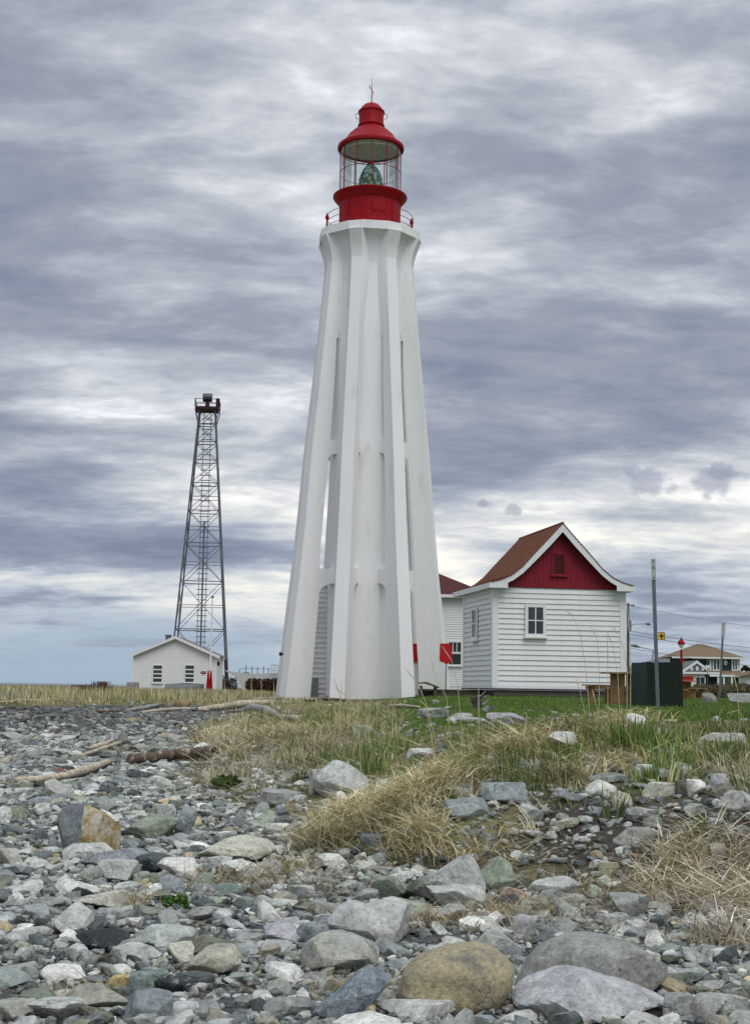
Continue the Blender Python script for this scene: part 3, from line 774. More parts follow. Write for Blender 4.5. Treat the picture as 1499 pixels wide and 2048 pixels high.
MB().box(cx_ - .13, cx_ + .13, -.076, -.071, zc_ - .03, zc_ + .02).build('plaque_band', M_signback, pl_)
# gutter stub and dark downpipe bracket right corner
MB().box(SW + .05, SW + .25, .4, .6, ze - .95, ze - .6).build('meter_box', M_dark, sh)

# ------------------------------------------------------------------ lattice tower
Yt = 165.0
tx, tg = at(398.5, 1370, Yt).x, gz(at(398.5, 1370, Yt).x, Yt)
tw = empty('lattice_tower', (tx, Yt, tg), R(4.0), 'tall grey steel lattice tower with red topped platform and large lamp', 'tower')
def tz(y, px=407): return at(px, y, Yt).z - tg
ztop, zbot = tz(822, 413), 0.0
def half_w(z): return 3.3 + (0.92 - 3.3) * z / ztop
lev = [tz(y) for y in (1301, 1260, 1208, 1165, 1124, 1089, 1054, 1024, 996, 969, 946, 923, 904, 886, 866, 846)]
main = [0.0] + [tz(y) for y in (1260, 1165, 1089, 1024, 969, 923, 886, 850)] + [ztop]
def cor(i, z):
    h = half_w(z); return ((-h, -h), (h, -h), (h, h), (-h, h))[i % 4] + (z,)
for i in range(4):
    MB().tube([cor(i, -.5), cor(i, 0), cor(i, ztop + .1)], .10, 4).build('leg', M_steel if i not in (0,) else M_steel, tw)
for z in main[1:]:
    for i in range(4):
        MB().tube([cor(i, z), cor(i + 1, z)], .055, 4).build('girt', M_steel, tw)
for za, zb_ in zip(main[:-1], main[1:]):
    tall = zb_ - za > 3.0
    zm_ = (za + zb_) / 2
    for i in range(4):
        MB().tube([cor(i, za), cor(i + 1, zb_)], .034, 4).build('brace', M_steel, tw)
        MB().tube([cor(i + 1, za), cor(i, zb_)], .034, 4).build('brace', M_steel, tw)
        if tall: MB().tube([cor(i, zm_), cor(i + 1, zm_)], .038, 4).build('girt', M_steel, tw)
MB().tube([cor(1, .3), cor(1, 3.4)], .15, 4).build('red_leg_band', M_rust, tw)
ld = MB()
for s_ in (-.42, .42): ld.tube([(s_, .3, 2.0), (s_, .3, ztop)], .035, 4)
ld = ld.build('ladder', M_steel, tw)
rung = MB().tube([(-.66, .3, 0), (.66, .3, 0)], .05, 4).build('rung', M_steel, ld)
n = int((ztop - 2.4) / .62)
for i in range(n):
    o = rung if i == 0 else rung.copy()
    if i: COL.objects.link(o); o.parent = ld
    o.location = (0, 0, 2.4 + i * .62)
MB().tube([(0, .35, 1.0), (0, .35, ztop * .6)], .10, 6).build('cable_conduit', M_steel, tw)
hp = 1.42
MB().box(-hp, hp, -hp, hp, ztop, ztop + .32).build('platform', M_rust, tw)
for i in range(4):
    z0 = ztop - 1.7
    h = half_w(z0); s1_, s2_ = ((-1, -1), (1, -1), (1, 1), (-1, 1))[i]
    MB().tube([(s1_ * h, s2_ * h, z0), (s1_ * hp, s2_ * hp, ztop)], .06, 4).build('bracket', M_steel, tw)
    for q in (0, 1):
        a_, b_ = ((-hp, -hp), (hp, -hp), (hp, hp), (-hp, hp))[i], ((-hp, -hp), (hp, -hp), (hp, hp), (-hp, hp))[(i + 1) % 4]
        MB().tube([(*a_, ztop + .75 + q * .45), (*b_, ztop + .75 + q * .45)], .035, 4).build('handrail', M_rust, tw)
    MB().tube([(*((-hp, -hp), (hp, -hp), (hp, hp), (-hp, hp))[i], ztop + .3), (*((-hp, -hp), (hp, -hp), (hp, hp), (-hp, hp))[i], ztop + 1.25)], .06, 4).build('rail_post', M_rust, tw)
MB().box(hp - .45, hp - .05, -.4, .3, ztop + .32, ztop + 1.5).build('cabinet', M_rust, tw)
MB().tube([(-.05, 0, ztop + .3), (-.05, 0, ztop + 1.1)], [.34, .22], 10).build('lamp_stand', M_rust, tw)
MB().tube([(-.62, .0, ztop + 1.62), (-.58, 0, ztop + 1.62), (.48, 0, ztop + 1.62), (.52, 0, ztop + 1.62)], [.42, .52, .52, .42], 20).build('lamp_drum', material('beacon_grey', (.08, .09, .10), .35, .2, 4, metal=.4), tw, True)

# flag pole, red pointed markers
Yf = 112.0
x, z0 = atg(419.5, Yf)
fp = empty('flag_pole', (x, Yf, z0), R(0), 'thin white flagpole standing before the shed', 'flagpole')
h = at(425, 1196, Yf).z - z0; dx = at(425, 1196, Yf).x - x
MB().tube([(0, 0, 0), (dx, 0, h)], [.09, .05], 8).build('pole', M_trim, fp)
MB().lathe([(0, h), (.12, h + .03), (.15, h + .1), (.08, h + .16), (0, h + .18)], 10, dx).build('finial', M_steel, fp)
ps_ = []
for i, (px_, lab) in enumerate(((416.0, 'red pointed marker at the flagpole foot, left one of the pair'), (421.5, 'red pointed marker at the flagpole foot, right one of the pair'))):
    x, z0 = atg(px_, Yf - .6 + i * .1); h = at(px_, 1341, Yf).z - z0
    o = MB().tube([(0, 0, -.1), (0, 0, .05), (0, 0, h * .35), (0, 0, h * .9), (0, 0, h)], [.17, .17, .14, .07, .05], 8).build('red_marker', M_red)
    o.location = (x, Yf - .6 + i * .1, z0); tag(o, lab, 'marker', 'red markers by the flagpole')
# upturned boat and crates near the shed
x, z0 = atg(352, 100); 
bt = empty('upturned_boat', (x, 100, z0 + .10), R(4), 'grey green boat hull lying bottom up below the shed windows', 'boat')
x2 = at(408, 1370, 100).x - at(330, 1370, 100).x
hull = MB(); sec = []
for k in range(9):
    q = k / 8; xx = -x2 * .28 + x2 * q; ww = .45 * math.sin(math.pi * min(.98, .25 + q * .75)) + .03; hh = .42 + .10 * math.sin(q * 2.6)
    sec.append([(xx, -ww, -.1), (xx, -ww * .9, hh * .5), (xx, -.05, hh), (xx, .05, hh), (xx, ww * .9, hh * .5), (xx, ww, -.1)])
for s_ in sec: hull.v += s_
for k in range(8):
    for j in range(5): hull.f.append((k * 6 + j, k * 6 + j + 1, k * 6 + 7 + j, k * 6 + 6 + j))
hull.f.append(tuple(range(6))); hull.f.append(tuple(range(53, 47, -1)))
hull.build('hull', material('grey_green_hull', (.14, .17, .16), .6, .25, 3), bt)
MB().tube([(-x2 * .28, 0, .43), (x2 * .3, 0, .54), (x2 * .72, 0, .47)], .04, 5).build('keel', M_wood, bt)
for (px0, px1, yt, Yc_, nm, lab, mt) in ((143, 171, 1369, 80, 'crate', 'long dark wooden crate in the dry grass left of the shed', 'dark'), (171, 182, 1368, 80.3, 'crate', 'short brown crate beside the long dark crate in the dry grass', 'br'),
                                 (198, 212, 1363, 82, 'crate', 'upright brown box showing above the dry grass, between dark crate and shed', 'br2'), (253, 276, 1364, 96, 'crate', 'pale wooden box at the left foot of the shed', 'pale')):
    xa, xb = at(px0, 1370, Yc_).x, at(px1, 1370, Yc_).x; z0 = gz(xa, Yc_); h = at(px0, yt, Yc_).z - z0
    mt_ = {'dark': M_wood, 'br': M_driftbrown, 'br2': material('red_brown_wood', (.10, .05, .04), .8, .3, 4), 'pale': M_driftgrey}[mt]
    o = empty(nm, (xa, Yc_, z0), 0, lab, 'crate')
    nn = 3; hb = h / nn
    for i in range(nn): MB().box(0, xb - xa, -.02, 0, i * hb + .01, (i + 1) * hb - .01).build('board', mt_, o)
    MB().box(.01, xb - xa - .01, 0, .6, 0, h - .02).build('body', mt_, o)
# white mooring-like dock wall at right of shed and its railing
Yd = 150.0
xa, xb = at(478, 1370, Yd).x, at(640, 1370, Yd).x; z0 = gz(xa, Yd); zt_ = at(520, 1347, Yd).z - z0
dw = empty('grey_hull_wall', (xa, Yd, z0), 0, 'long pale grey vessel flank with rail posts showing between shed and lighthouse', 'vessel')
MB().prism([(.6, -.3), (xb - xa, -.3), (xb - xa, zt_), (4.5, zt_ + .1), (1.2, zt_ - .05), (-.6, zt_ + .12), (-1.6, zt_ + .3), (-.3, zt_ - .5)], 0, 5, 'y').build('hull', M_hull, dw)
for px_, yt in ((478, 1338), (491, 1330), (503, 1332), (514, 1334), (526, 1332), (536, 1336)):
    x_ = at(px_, 1340, Yd).x - xa
    MB().tube([(x_, .5, zt_ - .2), (x_, .5, at(px_, yt, Yd).z - z0)], .05, 5).build('rail_post', M_steel, dw)
MB().tube([(0, .5, zt_ + .5), (at(545, 1340, Yd).x - xa, .5, zt_ + .5)], .025, 4).build('rail_wire', M_steel, dw)
MB().box(at(486, 1340, Yd).x - xa, at(497, 1340, Yd).x - xa, .2, 1.2, zt_ - 1.6, zt_ + .1).build('ladder_house', M_steel, dw)
x0_, x1_ = at(543, 1340, Yd).x - xa, at(562, 1340, Yd).x - xa; zz_ = at(550, 1330, Yd).z - z0
fr = MB()
for k in range(4): fr.tube([(x0_ + (x1_ - x0_) * k / 3, -.2, 0), (x0_ + (x1_ - x0_) * k / 3, -.2, zz_)], .05, 5)
fr.tube([(x0_, -.2, zz_), (x1_, -.2, zz_)], .06, 5).tube([(x0_, -.2, zz_ - .6), (x1_, -.2, zz_ - .6)], .04, 5)
fr.build('gantry_frame', M_hull, dw)

# ------------------------------------------------------------------ leafy things: shrubs, hedge, trees
def leaf_cloud(name, mat, parent, blobs, n, size, seed, cols):
    """many leaf-sized faces spread through overlapping ellipsoids (x,y,z,rx,ry,rz)"""
    r = np.random.RandomState(seed); B = np.array(blobs, float)
    w = B[:, 3] * B[:, 5]; i = r.choice(len(B), n, p=w / w.sum())
    d = r.normal(size=(n, 3)); d /= np.linalg.norm(d, axis=1)[:, None]; rad = r.uniform(.35, 1.08, n) ** .6
    C = B[i, :3] + d * B[i, 3:6] * rad[:, None]
    a = r.normal(size=(n, 3)); a /= np.linalg.norm(a, axis=1)[:, None]; b_ = np.cross(a, r.normal(size=(n, 3))); b_ /= np.linalg.norm(b_, axis=1)[:, None]
    s_ = size * r.uniform(.5, 1.4, n)[:, None]
    V = np.stack([C - a * s_, C + b_ * s_ * .45, C + a * s_, C - b_ * s_ * .45], 1).reshape(-1, 3)
    Fc = np.arange(n * 4).reshape(n, 4)
    cc = np.array(cols)[r.randint(0, len(cols), n)] * r.uniform(.7, 1.3, (n, 1))
    return np_mesh(name, V, Fc, mat, np.repeat(cc, 4, 0), False, parent, 4)
def tint_mat(name, rough=.8, trans=0.0, gain=1.0, varn=True):
    m = bpy.data.materials.new(name); m.use_nodes = True; t = m.node_tree; b = t.nodes['Principled BSDF']
    b.inputs['Roughness'].default_value = rough; b.inputs['Specular IOR Level'].default_value = .15
    a = nd(t, 'ShaderNodeAttribute'); a.attribute_name = 'tint'
    t.links.new(a.outputs['Color'], b.inputs['Base Color'])
    return m
M_leaf = tint_mat('foliage'); M_blade = tint_mat('grass_blades', .7)
M_twig = material('twigs', (.10, .07, .05), .9, .3, 6)
BR = [(.07, .030, .022), (.10, .05, .03), (.05, .03, .02)]
def shrub(px0, px1, ytop, Y, cols, lab, n, seed, size=.10, depth=1.2):
    xa, xb = at(px0, 1370, Y).x, at(px1, 1370, Y).x; z0 = gz((xa + xb) / 2, Y); h = at(px0, ytop, Y).z - z0
    o = empty('shrub', ((xa + xb) / 2, Y, z0), 0, lab, 'shrub')
    r = random.Random(seed); W_ = xb - xa; bl = []
    k = max(3, int(W_ / h * 2.2))
    for i in range(k):
        bl.append((-W_ / 2 + W_ * (i + .5) / k, r.uniform(-.3, .3) * depth, h * .42, W_ / k * .95, depth * .6, h * r.uniform(.45, .6)))
    leaf_cloud('leaves', M_leaf, o, bl, n, size, seed, cols)
    st = MB()
    for i in range(k * 9):
        x_ = r.uniform(-W_ / 2, W_ / 2) * .9; st.tube([(x_ * .9, 0, -.1), (x_ + r.uniform(-.1, .1), r.uniform(-.2, .2), h * r.uniform(.7, 1.05))], .015, 4, False)
    st.build('stems', M_twig, o)
    return o
shrub(498, 556, 1356, 125, BR, 'dense red brown leafless shrub left of the lighthouse foot', 2600, 1, .14, 2)
shrub(436, 470, 1352, 128, [(.08, .06, .05), (.12, .10, .08)], 'twiggy brown shrub at the right corner of the shed', 900, 2, .12)
shrub(184, 222, 1362, 84, [(.12, .09, .07)], 'bare twiggy bush behind the brown box in the dry grass', 260, 5, .06)
TW = [(.17, .14, .09), (.24, .19, .12), (.12, .10, .06), (.15, .15, .07)]
shrub(1385, 1440, 1366, 72, TW, 'olive brown hedge bush in front of the green house, left clump', 6500, 3, .045)
shrub(1436, 1510, 1364, 74, TW, 'olive brown hedge bush in front of the green house, right clump', 7500, 4, .045)

# ------------------------------------------------------------------ right side: table, bin, posts, poles, houses
def picnic(px, Y, rz, lab, sc=1.0, mat=M_picnic):
    x, z0 = at(px, 1390, Y).x, gz(at(px, 1390, Y).x, Y)
    o = empty('picnic_table', (x, Y, z0), rz, lab, 'table', 'picnic tables on the lawn'); o.scale = (sc, sc, sc)
    for i in range(5): MB().box(-.92, .92, -.36 + i * .146, -.36 + i * .146 + .135, .72, .76).build('table_board', mat, o)
    for s_ in (-1, 1):
        for j in range(2): MB().box(-.92, .92, s_ * .68 - .135 + j * .14, s_ * .68 - .005 + j * .14, .42, .455).build('seat_board', mat, o)
        MB().box(s_ * .62 - .05, s_ * .62 + .05, -.17, .17, 0, .72).build('pedestal', mat, o)
        MB().box(s_ * .62 - .04, s_ * .62 + .04, -.80, .80, .34, .42).build('cross_beam', mat, o)
        for q in (-1, 1): MB().box(s_ * .62 - .05, s_ * .62 + .05, q * .66 - .07, q * .66 + .07, 0, .34).build('leg', mat, o)
    return o
picnic(1250, 39.0, R(62), 'brown timber picnic table between the white house and the green bin', 1.12)
pt = picnic(1364, 60.0, R(60), 'brown timber picnic table half hidden behind the right side of the green bin', 1.0)
x_, z_ = at(1376, 1352, 42.6).x, 0
cb = empty('red_crate', (at(1372, 1350, 60.0).x, 60.0, pt.location.z + .765), R(12), 'small open red crate lying on the picnic table behind the green bin', 'crate')
cr = material('orange_red_plastic', (.42, .035, .02), .5, .1, 3)
MB().box(-.24, .24, -.15, -.13, 0, .2).box(-.24, .24, .13, .15, 0, .2).box(-.24, -.22, -.13, .13, 0, .2).box(.22, .24, -.13, .13, 0, .2).box(-.22, .22, -.13, .13, 0, .02).build('crate_shell', cr, cb)
for i in range(4): MB().box(-.2 + i * .11, -.14 + i * .11, -.156, -.151, .06, .15).build('slot', M_dark, cb)

Yg = 37.0
pA, pB, pC = at(1271, 1410, Yg + .1), at(1293, 1414, Yg - .22), at(1365, 1411, Yg)
zg = gz(pB.x, Yg) - .05; top = at(1293, 1324, Yg - .2).z
bn = empty('bin_enclosure', (pB.x, pB.y, zg), 0, 'dark green bin enclosure of upright boards standing on the lawn', 'bin')
H_ = top - zg
M_greenblack = material('near_black_green', (.006, .014, .010), .7, .3, 5, .15, 30)  # near-black green for the front boards, darker than the side boards
def wall_boards(P0, P1, n, nm, mat=M_green):
    P0 = Vector((P0.x - pB.x, P0.y - pB.y, 0)); P1 = Vector((P1.x - pB.x, P1.y - pB.y, 0)); d = (P1 - P0); L_ = d.length; d.normalize()
    ang = math.atan2(d.y, d.x); bw_ = L_ / n
    for i in range(n):
        MB().box(i * bw_ + .004, (i + 1) * bw_ - .004, 0, .025, 0, H_ + rb.uniform(-.01, .006)).xf(Matrix.Translation(P0) @ Matrix.Rotation(ang, 4, 'Z')).build(nm, mat, bn)
dep = Vector((pA.x - pB.x, .95, 0))
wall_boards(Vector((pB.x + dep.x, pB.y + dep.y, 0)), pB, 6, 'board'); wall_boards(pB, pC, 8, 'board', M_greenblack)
wall_boards(pC, Vector((pC.x + dep.x, pC.y + dep.y, 0)), 6, 'board')
q0 = Vector((0, .03, 0)); q1 = Vector((pC.x - pB.x, pC.y - pB.y + .03, 0))
MB().add([(q0.x + .03, .05, H_ - .08), (q1.x - .03, q1.y + .05, H_ - .08), (q1.x + dep.x, q1.y + dep.y, H_ - .02), (dep.x + .03, dep.y, H_ - .02),
          (q0.x + .03, .05, .02), (q1.x - .03, q1.y + .05, .02), (q1.x + dep.x, q1.y + dep.y, .02), (dep.x + .03, dep.y, .02)], [(0, 1, 2, 3), (4, 7, 6, 5), (0, 4, 5, 1), (2, 6, 7, 3), (1, 5, 6, 2), (0, 3, 7, 4)]).build('inner_bin', M_green, bn)

def post_sign(pxb, pxt, ybase, ytop, Y, plate, lab, yellow=None, wpost=.075):
    p = at(pxb, ybase, Y); z0 = gz(p.x, Y) - .1; pt_ = at(pxt, ytop, Y)
    o = empty('sign_post', (p.x, Y, z0), 0, lab, 'signpost')
    dx = pt_.x - p.x; h = pt_.z - z0
    def P_(z): return dx * z / h
    w = wpost / 2
    m = MB(); m.add([(-w, -.03, 0), (w, -.03, 0), (w, .03, 0), (-w, .03, 0), (dx - w, -.03, h - .02), (dx + w, -.03, h - .02), (dx + w, .03, h - .02), (dx - w, .03, h - .02)],
                    [(0, 3, 2, 1), (4, 5, 6, 7), (0, 1, 5, 4), (1, 2, 6, 5), (2, 3, 7, 6), (3, 0, 4, 7)])
    m.build('post', M_post, o)
    pw_, y0_, y1_ = plate
    za, zb_ = at(pxt, y1_, Y).z - z0, at(pxt, y0_, Y).z - z0
    pl = MB().add([(P_(za) - pw_ / 2, -.05, za), (P_(za) + pw_ / 2, -.05, za), (P_(za) + pw_ / 2, -.032, za), (P_(za) - pw_ / 2, -.032, za), (P_(zb_) - pw_ / 2, -.05, zb_), (P_(zb_) + pw_ / 2, -.05, zb_), (P_(zb_) + pw_ / 2, -.032, zb_), (P_(zb_) - pw_ / 2, -.032, zb_)],
                  [(0, 3, 2, 1), (4, 5, 6, 7), (0, 1, 5, 4), (1, 2, 6, 5), (2, 3, 7, 6), (3, 0, 4, 7)]).build('plate', M_signback, o)
    for z in (za + .05, zb_ - .05): MB().tube([(P_(z), -.058, z), (P_(z), .045, z)], .016, 6).build('bolt', M_dark, pl)
    if Y < 40:
        z = zb_ - (zb_ - za) * .42
        MB().box(P_(z) - .028, P_(z) - .012, -.054, -.051, z - .03, z + .03).box(P_(z) + .004, P_(z) + .03, -.054, -.051, z - .03, z - .01).box(P_(z) + .004, P_(z) + .03, -.054, -.051, z + .01, z + .03).build('print', M_black, pl)
    if yellow:
        xa, xb, ya, yb = yellow
        A_, B_ = at(xa, yb, Y), at(xb, ya, Y)
        x0, x1, z0_, z1_ = A_.x - p.x, B_.x - p.x, A_.z - z0, B_.z - z0
        pn_ = MB().box(x0, x1, -.06, -.045, z0_, z1_).build('yellow_panel', M_yellow, o)
        e_ = .012
        MB().box(x0, x1, -.066, -.0605, z1_ - e_, z1_).box(x0, x1, -.066, -.0605, z0_, z0_ + e_).box(x1 - e_, x1, -.066, -.0605, z0_ + e_, z1_ - e_).build('black_border', M_black, pn_)
        cx_, w_, zz = (x0 + x1) / 2, (x1 - x0), z0_; hh = z1_ - z0_
        MB().prism([(cx_ - .09 * w_, zz + .14 * hh), (cx_ + .11 * w_, zz + .14 * hh), (cx_ + .09 * w_, zz + .45 * hh), (cx_ + .34 * w_, zz + .45 * hh), (cx_ + .34 * w_, zz + .58 * hh), (cx_ + .12 * w_, zz + .66 * hh), (cx_, zz + .88 * hh), (cx_ - .12 * w_, zz + .66 * hh), (cx_ - .34 * w_, zz + .58 * hh), (cx_ - .34 * w_, zz + .45 * hh), (cx_ - .08 * w_, zz + .45 * hh)],
                   -.0665, -.0605, 'y').build('black_symbol', M_black, pn_)
    return o
post_sign(1315, 1304.5, 1412, 1117, 34.0, (.105, 1118, 1160), 'tall grey steel post with narrow white plate and yellow panel, before the green bin', (1314, 1327.5, 1265, 1280), .082)
post_sign(1437, 1445.5, 1401, 1245, 62.0, (.16, 1246, 1274), 'thin leaning grey post with narrow plate in front of the green house', None, .08)

# utility pole with transformer, lamp arms and wires
Yu = 132.0
x, z0 = atg(1255, Yu); h = at(1256, 1206, Yu).z - z0
up = empty('utility_pole', (x, Yu, z0), 0, 'grey wooden utility pole with transformer beside the right wall of the white house', 'pole')
X = lambda px_, y_: at(px_, y_, Yu).x - x
Z = lambda px_, y_: at(px_, y_, Yu).z - z0
MB().tube([(0, 0, -.3), (X(1255, 1206), 0, h)], [.14, .11], 8).build('pole', M_pole, up)
MB().tube([(X(1251, 1210), 0, Z(1251, 1210)), (X(1266, 1211), 0, Z(1266, 1211))], .05, 5).build('crossarm', M_pole, up)
MB().tube([(X(1266, 1214), 0, Z(1266, 1214)), (X(1266, 1209), 0, Z(1266, 1209))], [.08, .05], 6).build('insulator', M_steel, up)
MB().tube([(X(1257, 1262), -.1, Z(1257, 1262)), (X(1257, 1241), -.1, Z(1257, 1241))], .19, 10).build('transformer', M_steel, up)
MB().tube([(X(1260, 1252), 0, Z(1260, 1252)), (X(1268, 1248), 0, Z(1268, 1248)), (X(1290, 1248), 0, Z(1290, 1248))], .035, 6).build('lamp_arm', M_steel, up)
MB().tube([(X(1290, 1248), 0, Z(1290, 1248)), (X(1295, 1248), 0, Z(1295, 1248)), (X(1300, 1249), 0, Z(1300, 1249))], [.05, .14, .07], 8).build('lamp_head', M_steel, up)
MB().tube([(X(1253, 1292), -2, Z(1253, 1292)), (X(1262, 1293), -2, Z(1262, 1293)), (X(1272, 1296), -2, Z(1272, 1296)), (X(1297, 1302), -2, Z(1297, 1302))], [.10, .16, .04, .04], 6).build('lower_lamp', M_steel, up)
MB().tube([(X(1297, 1302), -2, Z(1297, 1302)), (X(1295, 1320), -2, Z(1295, 1320))], .05, 5).build('lower_stem', M_steel, up)
for i, (ya, pb, yb, Yb2) in enumerate(((1262, 1560, 1301, 150), (1268, 1560, 1311, 152), (1296, 1560, 1338, 150), (1211, 1560, 1260, 140))):
    a_ = at(1258, ya, Yu); b_ = at(pb, yb, Yb2); pts = []
    for k in range(13):
        q = k / 12; p = a_.lerp(b_, q); pts.append((p.x - x, p.y - Yu, p.z - z0 - .35 * 4 * q * (1 - q) * .5))
    MB().tube(pts, .022 if i < 3 else .012, 4, False).build('wire', M_wire, up)

# red lamp post
Yr = 58.0
x, z0 = atg(1363, Yr); h = at(1361, 1277, Yr).z - z0
rl = empty('street_lamp', (x, Yr, z0), 0, 'red lamp post with a rounded red hood rising behind the green bin', 'street lamp')
dx = at(1361, 1277, Yr).x - x
MB().tube([(0, 0, -.1), (dx, 0, h - .45)], .045, 8).build('pole', M_red, rl)
MB().lathe([(.0, h - .42), (.05, h - .40), (.10, h - .3), (.12, h - .24), (0, h - .24)], 12, dx).build('lantern', M_trim, rl)
MB().lathe([(.14, h - .25), (.15, h - .22), (.13, h - .12), (.07, h - .06), (.035, h - .04), (.045, h), (.02, h + .04), (0, h + .05)], 14, dx).build('hood', M_red, rl, True)
MB().box(dx - .02, dx + .12, -.03, .03, h - .95, h - .87).build('bracket', M_red, rl)
# thin white marker post by the green house
x, z0 = atg(1414, 66); h = at(1414, 1318, 66).z - z0
o = empty('marker_post', (x, 66, z0), 0, 'very thin grey post with a small white box, left of the leaning post', 'post')
MB().tube([(0, 0, -.1), (0, 0, h)], .018, 6).build('pole', M_post, o)
zz = at(1414, 1333, 66).z - z0; MB().box(-.09, .09, -.05, .05, zz - .08, zz + .06).build('box', M_trim, o)

# houses
def sided(o, x0, x1, z0, z1, y, mat, step=.2):
    m = MB(); z = z0
    while z < z1 - step * .5:
        m.add([(x0, y - .004, z + step), (x1, y - .004, z + step), (x1, y - .03, z), (x0, y - .03, z)], [(0, 1, 2, 3)]); z += step
    q = m.build('siding', mat, o); q['kind'] = 'stuff'
Yh = 175.0
def house_frame(px, Y, lab, cat='house', name='house', rz=0):
    x, z0 = atg(px, Y); o = empty(name, (x, Y, z0), rz, lab, cat)
    return o, (lambda p, y_, dy=0: at(p, y_, Y + dy).x - x), (lambda p, y_, dy=0: at(p, y_, Y + dy).z - z0)
gh, X, Z = house_frame(1366, Yh, 'two storey dark green house with tan hip roof and white trimmed windows', name='green_house')
x0, x1 = X(1366, 1350), X(1478, 1350); ze = Z(1420, 1314); zp = Z(1398, 1288, 4)
MB().box(x0, x1, 0, 8, -.3, ze).build('wall', M_greenside, gh)
MB().add([(x0 - 1.6, -.7, ze - .05), (x1 + .6, -.7, ze - .05), (x1 + .6, 8.7, ze - .05), (x0 - 1.6, 8.7, ze - .05), (X(1392, 1288, 4), 4, zp), (X(1405, 1288, 4), 4, zp)], [(0, 1, 5, 4), (1, 2, 5), (2, 3, 4, 5), (3, 0, 4), (0, 3, 2, 1)]).build('roof', M_tanroof, gh)
MB().box(x0 - 1.6, x1 + .62, -.78, -.7, ze - .22, ze - .02).build('fascia', M_trim, gh)
for (pa, pb, ya, yb, cc) in ((1426, 1437, 1339, 1318, 3), (1464, 1472, 1339, 1320, 3)):
    window(gh, (X(pa, 1330) + X(pb, 1330)) / 2, Z(pa, ya), Z(pa, yb), X(pb, 1330) - X(pa, 1330), 2, 1, y=-.02, frame=.16, bar=.12, sill=False)
MB().prism([(X(1449.5, 1324) + .22 * math.cos(a), Z(1449, 1325) + .33 * math.sin(a)) for a in [k * math.pi / 8 for k in range(16)]], -.08, -.01, 'y').build('oval_window', M_trim, gh)
MB().box(X(1417, 1320), X(1421, 1320), -.1, .0, Z(1417, 1345), ze - .2).build('downpipe', M_trim, gh)
MB().box(x1 - .15, x1 + .05, -.06, .1, 0, ze - .2).build('corner_board', M_trim, gh)
# porch roof on the right
pr = MB().add([(X(1408, 1348), -2.6, Z(1408, 1350)), (X(1484, 1348), -2.6, Z(1484, 1350)), (X(1480, 1340), 0, Z(1480, 1341)), (X(1408, 1340), 0, Z(1408, 1341)), (X(1408, 1348), -2.6, Z(1408, 1350) - .2), (X(1484, 1348), -2.6, Z(1484, 1350) - .2), (X(1480, 1340), 0, Z(1480, 1341) - .25), (X(1408, 1340), 0, Z(1408, 1341) - .25)],
              [(0, 1, 2, 3), (4, 7, 6, 5), (0, 4, 5, 1), (1, 5, 6, 2), (3, 2, 6, 7), (0, 3, 7, 4)]).build('porch_roof', M_tanroof, gh)
MB().box(X(1408, 1348), X(1484, 1348), -2.68, -2.61, Z(1450, 1354), Z(1450, 1350)).build('porch_fascia', M_trim, gh)
MB().prism([(X(1465, 1350), Z(1465, 1352)), (X(1484, 1350), Z(1484, 1352)), (X(1475, 1350), Z(1475, 1341))], -2.9, -2.7, 'y').build('porch_gable', M_trim, gh)
for px_ in (1425, 1436, 1452, 1470, 1481): MB().box(X(px_, 1360) - .1, X(px_, 1360) + .1, -2.6, -2.4, 0, Z(px_, 1354)).build('porch_post', M_trim, gh)
for pa, pb in ((1440, 1451), (1456, 1461)): window(gh, (X(pa, 1360) + X(pb, 1360)) / 2, Z(pa, 1374), Z(pa, 1356), X(pb, 1360) - X(pa, 1360), 2, 1, y=-.02, frame=.1, bar=.1, sill=False)
# white gabled house in front left
wh, X, Z = house_frame(1366, 150.0, 'low white house with small decorated gable standing left of the green house', name='white_house')
x0, x1 = X(1366, 1360), X(1408, 1360); ze = Z(1390, 1345)
MB().box(x0, x1, 0, 6, -.3, ze).build('wall', M_white, wh); sided(wh, x0, x1, 0, ze, 0, M_white)
gl, gr, gp = X(1362, 1344), X(1414, 1342), X(1391, 1322)
MB().prism([(gl + .2, ze - .1), (gr - .3, ze - .1), (gp, Z(1391, 1323))], -.3, .2, 'y').build('gable', M_greyroof, wh)
for a_, b_ in (((gl, Z(1362, 1341)), (gp, Z(1391, 1321))), ((gp, Z(1391, 1321)), (gr, Z(1414, 1338)))):
    MB().prism([a_, b_, (b_[0], b_[1] - .3), (a_[0], a_[1] - .3)], -.42, -.31, 'y').build('barge_board', M_trim, wh)
    MB().prism([a_, b_, (b_[0], b_[1] - .12), (a_[0], a_[1] - .12)], -.3, 6, 'y').build('roof', M_greyroof, wh)
MB().box(gl, X(1440, 1345), -.45, -.3, Z(1390, 1348), Z(1390, 1344)).build('beam', M_trim, wh)
for k in range(3): MB().box(gp - .7 + k * .6, gp - .45 + k * .6, -.36, -.31, Z(1390, 1341), Z(1390, 1333)).build('gable_pane', M_trim, wh)
window(wh, X(1399, 1365), Z(1399, 1374), Z(1399, 1355), .9, 2, 1, y=-.02, frame=.1, sill=False)
